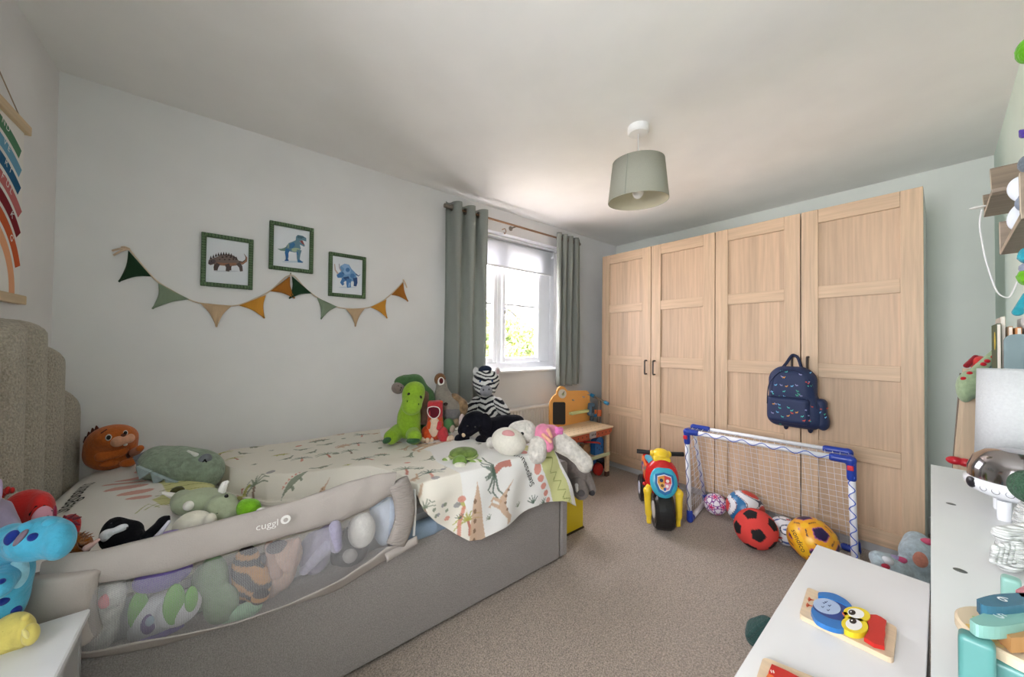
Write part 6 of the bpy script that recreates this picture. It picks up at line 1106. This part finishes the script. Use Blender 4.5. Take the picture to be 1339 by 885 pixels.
zshelf('angled grey oak wall shelf on the mint wall, the nearer one', [(1334, 226), (1336, 286), (1309, 333)])
zshelf('short upright grey oak shelf piece just above the nearer shelf tip', [(1307.5, 290), (1308.5, 331)])
bw2 = Toy('butterfly_ornament', 'white felt butterfly wings with a grey pompom on the shelf', 'ornament', .80); fl2 = mat('white_felt', (228, 232, 240), .9, .2, 300)
bw2.add('wing', [bw2.e(1340, 247, 24, 19, 7, .02, 15)], fl2); bw2.add('wing', [bw2.e(1338, 281, 22, 20, 7, .02, -15)], fl2); bw2.add('pompom', [bw2.e(1337, 264, 9, 10, 9, .0)], plush((140, 150, 166), 2, 70), wob=.004)
tag(obj('light_cable', tube(spline([on('x', 2.05, *q) for q in [(1284, 274), (1281, 292), (1284, 315), (1289, 340), (1297, 365), (1305, 383), (1318, 389), (1325, 380), (1330, 368)]], 5), .0022, 6), plastic((236, 236, 236)), smooth=True), 'thin white cable hanging in a loop below the far wall shelf', 'cable')
tag(obj('plug_adapter', blob([('e', on('x', 2.06, 1279, 271), (.014, .02, .005), rotm(0, -8, 0))], .003), plastic((236, 236, 232)), smooth=True), 'small flat white fitting at the edge of the far wall shelf', 'fitting')
pm = thing('pompom_garland', 'hanging garland of green, purple, grey and teal pompoms at the right picture edge', 'garland', (1.1, -.09, 1.2)); TP = .80
for nm, x, y, r1, c_ in (('pompom', 1343, 66, 17, (96, 170, 30)), ('felt_star', 1341, 172, 8, (92, 70, 160)), ('pompom', 1342, 214, 12, (112, 122, 132)), ('pompom', 1341, 334, 11, (52, 156, 172)), ('pompom', 1340, 351, 8, (150, 156, 176)), ('pompom', 1341, 362, 12, (110, 180, 40)), ('tassel', 1336, 404, 5, (52, 156, 172))):
    bN.t = TP; bN.root = pm
    if nm == 'tassel': pr_ = [bN.c(1342, 385, 1331, 408, 3, 5)]
    elif nm == 'felt_star': pr_ = [bN.c(1341, 174, 1334, 171, 6, 1.5), bN.c(1342, 174, 1337, 179, 5, 1.5), bN.e(1345, 172, 6, 6)]
    else: pr_ = [bN.e(x, y, r1, r1*.92)]
    rs2 = np.random.RandomState(int(x+y)); 
    if nm == 'pompom':
        for k in range(26): d = rs2.randn(3); d /= np.linalg.norm(d); c0_ = bN.p(x, y); rr_ = r1*.55*TP/F; pr_.append(('c', c0_+d*rr_*.6, c0_+d*rr_*1.05, .003, .0012))
    V, Fs = blob(pr_, .003, .0016 if r1 < 14 else .002); obj(nm, (V, Fs), plush(c_, 1.8, 80), pm, smooth=True)
obj('string', tube([bN.p(1344, 5), bN.p(1343, 66), bN.p(1342, 214), bN.p(1341, 362), bN.p(1341, 390)], .0008, 5), cloth((210, 210, 210)), pm)
br = thing('book_rack', 'grey teal book rack with rounded end panel standing against the mint wall', 'book rack', (1.95, -.16, 0)); tb_ = paint((116, 138, 142), .5)
def endp(x):
    A = on('x', x, 1312.5, 440); zt = 1.207; q = [(YF+.004, 0), (A[1], 0)]+[(A[1]-.02+.02*math.cos(R(k)), zt-.02+.02*math.sin(R(k))) for k in range(0, 91, 15)]+[(YF+.004, zt)]; return prism(q, (x, 0, 0), (0, 1, 0), (0, 0, 1), (.014, 0, 0))
obj('end_panel', endp(1.75), tb_, br); yA = on('x', 1.75, 1312.5, 440)[1]
obj('end_panel', box(2.24, 2.254, YF+.004, yA, 0, 1.10), tb_, br); obj('back_board', box(1.765, 2.24, YF+.004, YF+.010, .1, 1.15), tb_, br)
for z in (.10, .45, .80, .98): obj('shelf', box(1.765, 2.24, YF+.0105, yA-.004, z, z+.012), tb_, br)
bcs = [('dark green picture book with a yellow figure, leftmost in the rack', (60, 84, 56), 1.90, -.118, 1.245, 1), ('cream edged book leaning behind the green one', (206, 200, 186), 1.93, -.128, 1.268, 0), ('brown book with a worn spine in the rack', (150, 120, 86), 1.88, -.138, 1.235, 0), ('orange book peeping above the rack end', (214, 140, 70), 1.84, -.150, 1.23, 0), ('white book standing highest behind the rack end', (228, 230, 232), 1.85, -.165, 1.262, 0), ('tan book nearest the right picture edge', (190, 150, 110), 1.83, -.18, 1.23, 0)]
for lb, c_, x, y, zt, dec in bcs:
    bk_ = thing('book', lb, 'book', (x+.08, y, .993), 0, 'books in the rack'); ang = R(-4)
    obj('cover', box(x, x+.17, y-.005, y+.004, .993, zt, .001), paint(c_, .5), bk_); obj('pages', box(x-.001, x+.168, y-.0035, y+.0025, .996, zt-.003), paint((236, 232, 220)), bk_)
    if dec: obj('yellow_figure', prism(circ(x+.05, 1.19, .022, 14, .03), (0, y+.0042, 0), (1, 0, 0), (0, 0, 1), (0, .0006, 0)), paint((216, 190, 70)), bk_)
# leaning wooden frame with red knobs, green spiked plush hung over it
wf2 = thing('wooden_play_frame', 'folded wooden play frame with red knobs leaning behind the tall cabinet', 'play frame', (2.3, -.05, 0))
for (x0, y0, x1, y1, w_, c_, X_) in ((1263, 515, 1248, 608, .036, (206, 184, 154), 2.30), (1272, 520, 1262, 608, .036, (198, 174, 144), 2.26), (1255, 518, 1240, 602, .022, (110, 92, 74), 2.36)):
    T0, M0 = on('x', X_, x0, y0), on('x', X_, x1, y1); Fl = T0+(M0-T0)*T0[2]/(T0[2]-M0[2]); Fl[2] = 0; Fl[1] = min(Fl[1], -.005); T0 = T0+(T0-M0)*.35; a_ = Fl; n1 = np.array([0, w_/2, 0]); n2 = np.array([.010, 0, 0]); V = [a_-n1-n2, a_+n1-n2, a_+n1+n2, a_-n1+n2, T0-n1-n2, T0+n1-n2, T0+n1+n2, T0-n1+n2]
    o = obj('post', (V, [(0, 3, 2, 1), (4, 5, 6, 7), (0, 1, 5, 4), (1, 2, 6, 5), (2, 3, 7, 6), (3, 0, 4, 7)]), wood('post_%d' % w_ if 0 else 'post_%d' % c_[0], c_, 'z', .15), wf2)
for x, y in ((1249, 602), (1263, 605)): P = on('x', 2.235, x, y); obj('knob', blob([('e', P, (.02, .024, .016), None), ('e', P+np.array([.02, 0, 0]), (.02, .01, .01), None)], .006), plastic((196, 36, 50), .3), wf2, smooth=True)
b = Toy('green_spiked_plush', 'pale green plush with red spikes draped over the wooden play frame', 'soft toy', tdep((2.16, -.05, 1.05))); pg_ = plush((156, 176, 140), .5)
b.add('body', [b.e(1270, 502, 19, 18, 14), b.e(1262, 510, 12, 16, 12), b.e(1285, 508, 16, 18, 12)], pg_); b.add('neck', [b.c(1276, 488, 1301, 460, 7, 3.5)], pg_); b.add('arm', [b.c(1296, 490, 1306, 462, 4, 3)], pg_)
for x, y in ((1260, 495), (1268, 488), (1291, 472), (1299, 467), (1286, 476)): b.add('spike', [b.e(x, y, 4.5, 2.6, 3, -.045 if y > 480 else -.02, 10)], plush((186, 34, 44), .3), 1)
b = Toy('red_hat', 'red rounded soft hat behind the pale green spiked plush', 'hat', tdep((2.26, -.06, 1.1))); b.add('crown', [b.e(1280, 475, 13, 10, 14)], plush((206, 62, 58), .3)); b.add('brim', [b.c(1264, 478, 1276, 467, 3, 3)], plush((140, 30, 40), .3))
# ================================================================ FLOOR ITEMS
t = tdep((2.55, .12, .1)); b = Toy('fleece_blanket', 'crumpled pale blue fleece blanket with pink cartoon print on the floor by the wardrobe', 'blanket', t); fb = plush((186, 204, 212), 1.0, 80)
b.add('folds', [b.e(1200, 722, 28, 24, 26), b.e(1216, 745, 30, 30, 26), b.e(1165, 742, 26, 16, 22, -.02, 10), b.e(1150, 732, 14, 9, 14, -.02), b.e(1185, 757, 30, 18, 22, -.03)], fb, 8, wob=.012)
for p_, c_ in (((1203, 731, 11, 10, 5, -.125), (206, 140, 120)), ((1212, 708, 10, 4, 5, -.105, 15), (206, 90, 120)), ((1176, 732, 11, 4, 5, -.115, 20), (206, 90, 130)), ((1158, 740, 6, 3, 5, -.11), (176, 50, 70)), ((1170, 729, 9, 3, 5, -.10, 10), (170, 160, 200))): b.add('print_patch', [b.e(*p_)], plush(c_, .5), 2)
b.add('white_ribbon', [b.e(1160, 733, 9, 5, 5, -.10)], plush((220, 226, 232), .2)); b.add('piping', [b.c(1192, 738, 1205, 744, .8, .8, -.13, -.13), b.c(1193, 736, 1190, 728, .8, .8, -.13, -.125)], plush((110, 50, 50)), 1)
t = on_z(.03, 990, 828); b = Toy('green_knit', 'dark teal green cable knit piece on the carpet below the low chest', 'knitwear', t); kn = mat('dark_knit', (44, 78, 74), .95, 2.4, 1, .25, 60, stretch=(60, 60, 160), sheen=.1)
b.add('folds', [b.e(992, 822, 17, 10, 16, 0, 20), b.e(986, 832, 12, 10, 14), b.e(1002, 818, 14, 10, 14)], kn, 4)
for k in range(5): b.add('cable_stitch', [b.c(978+k*5, 832-k*3, 990+k*4, 820-k*2.5, 2.4, 2.4, -.03, -.03)], kn, 1, res=.003)
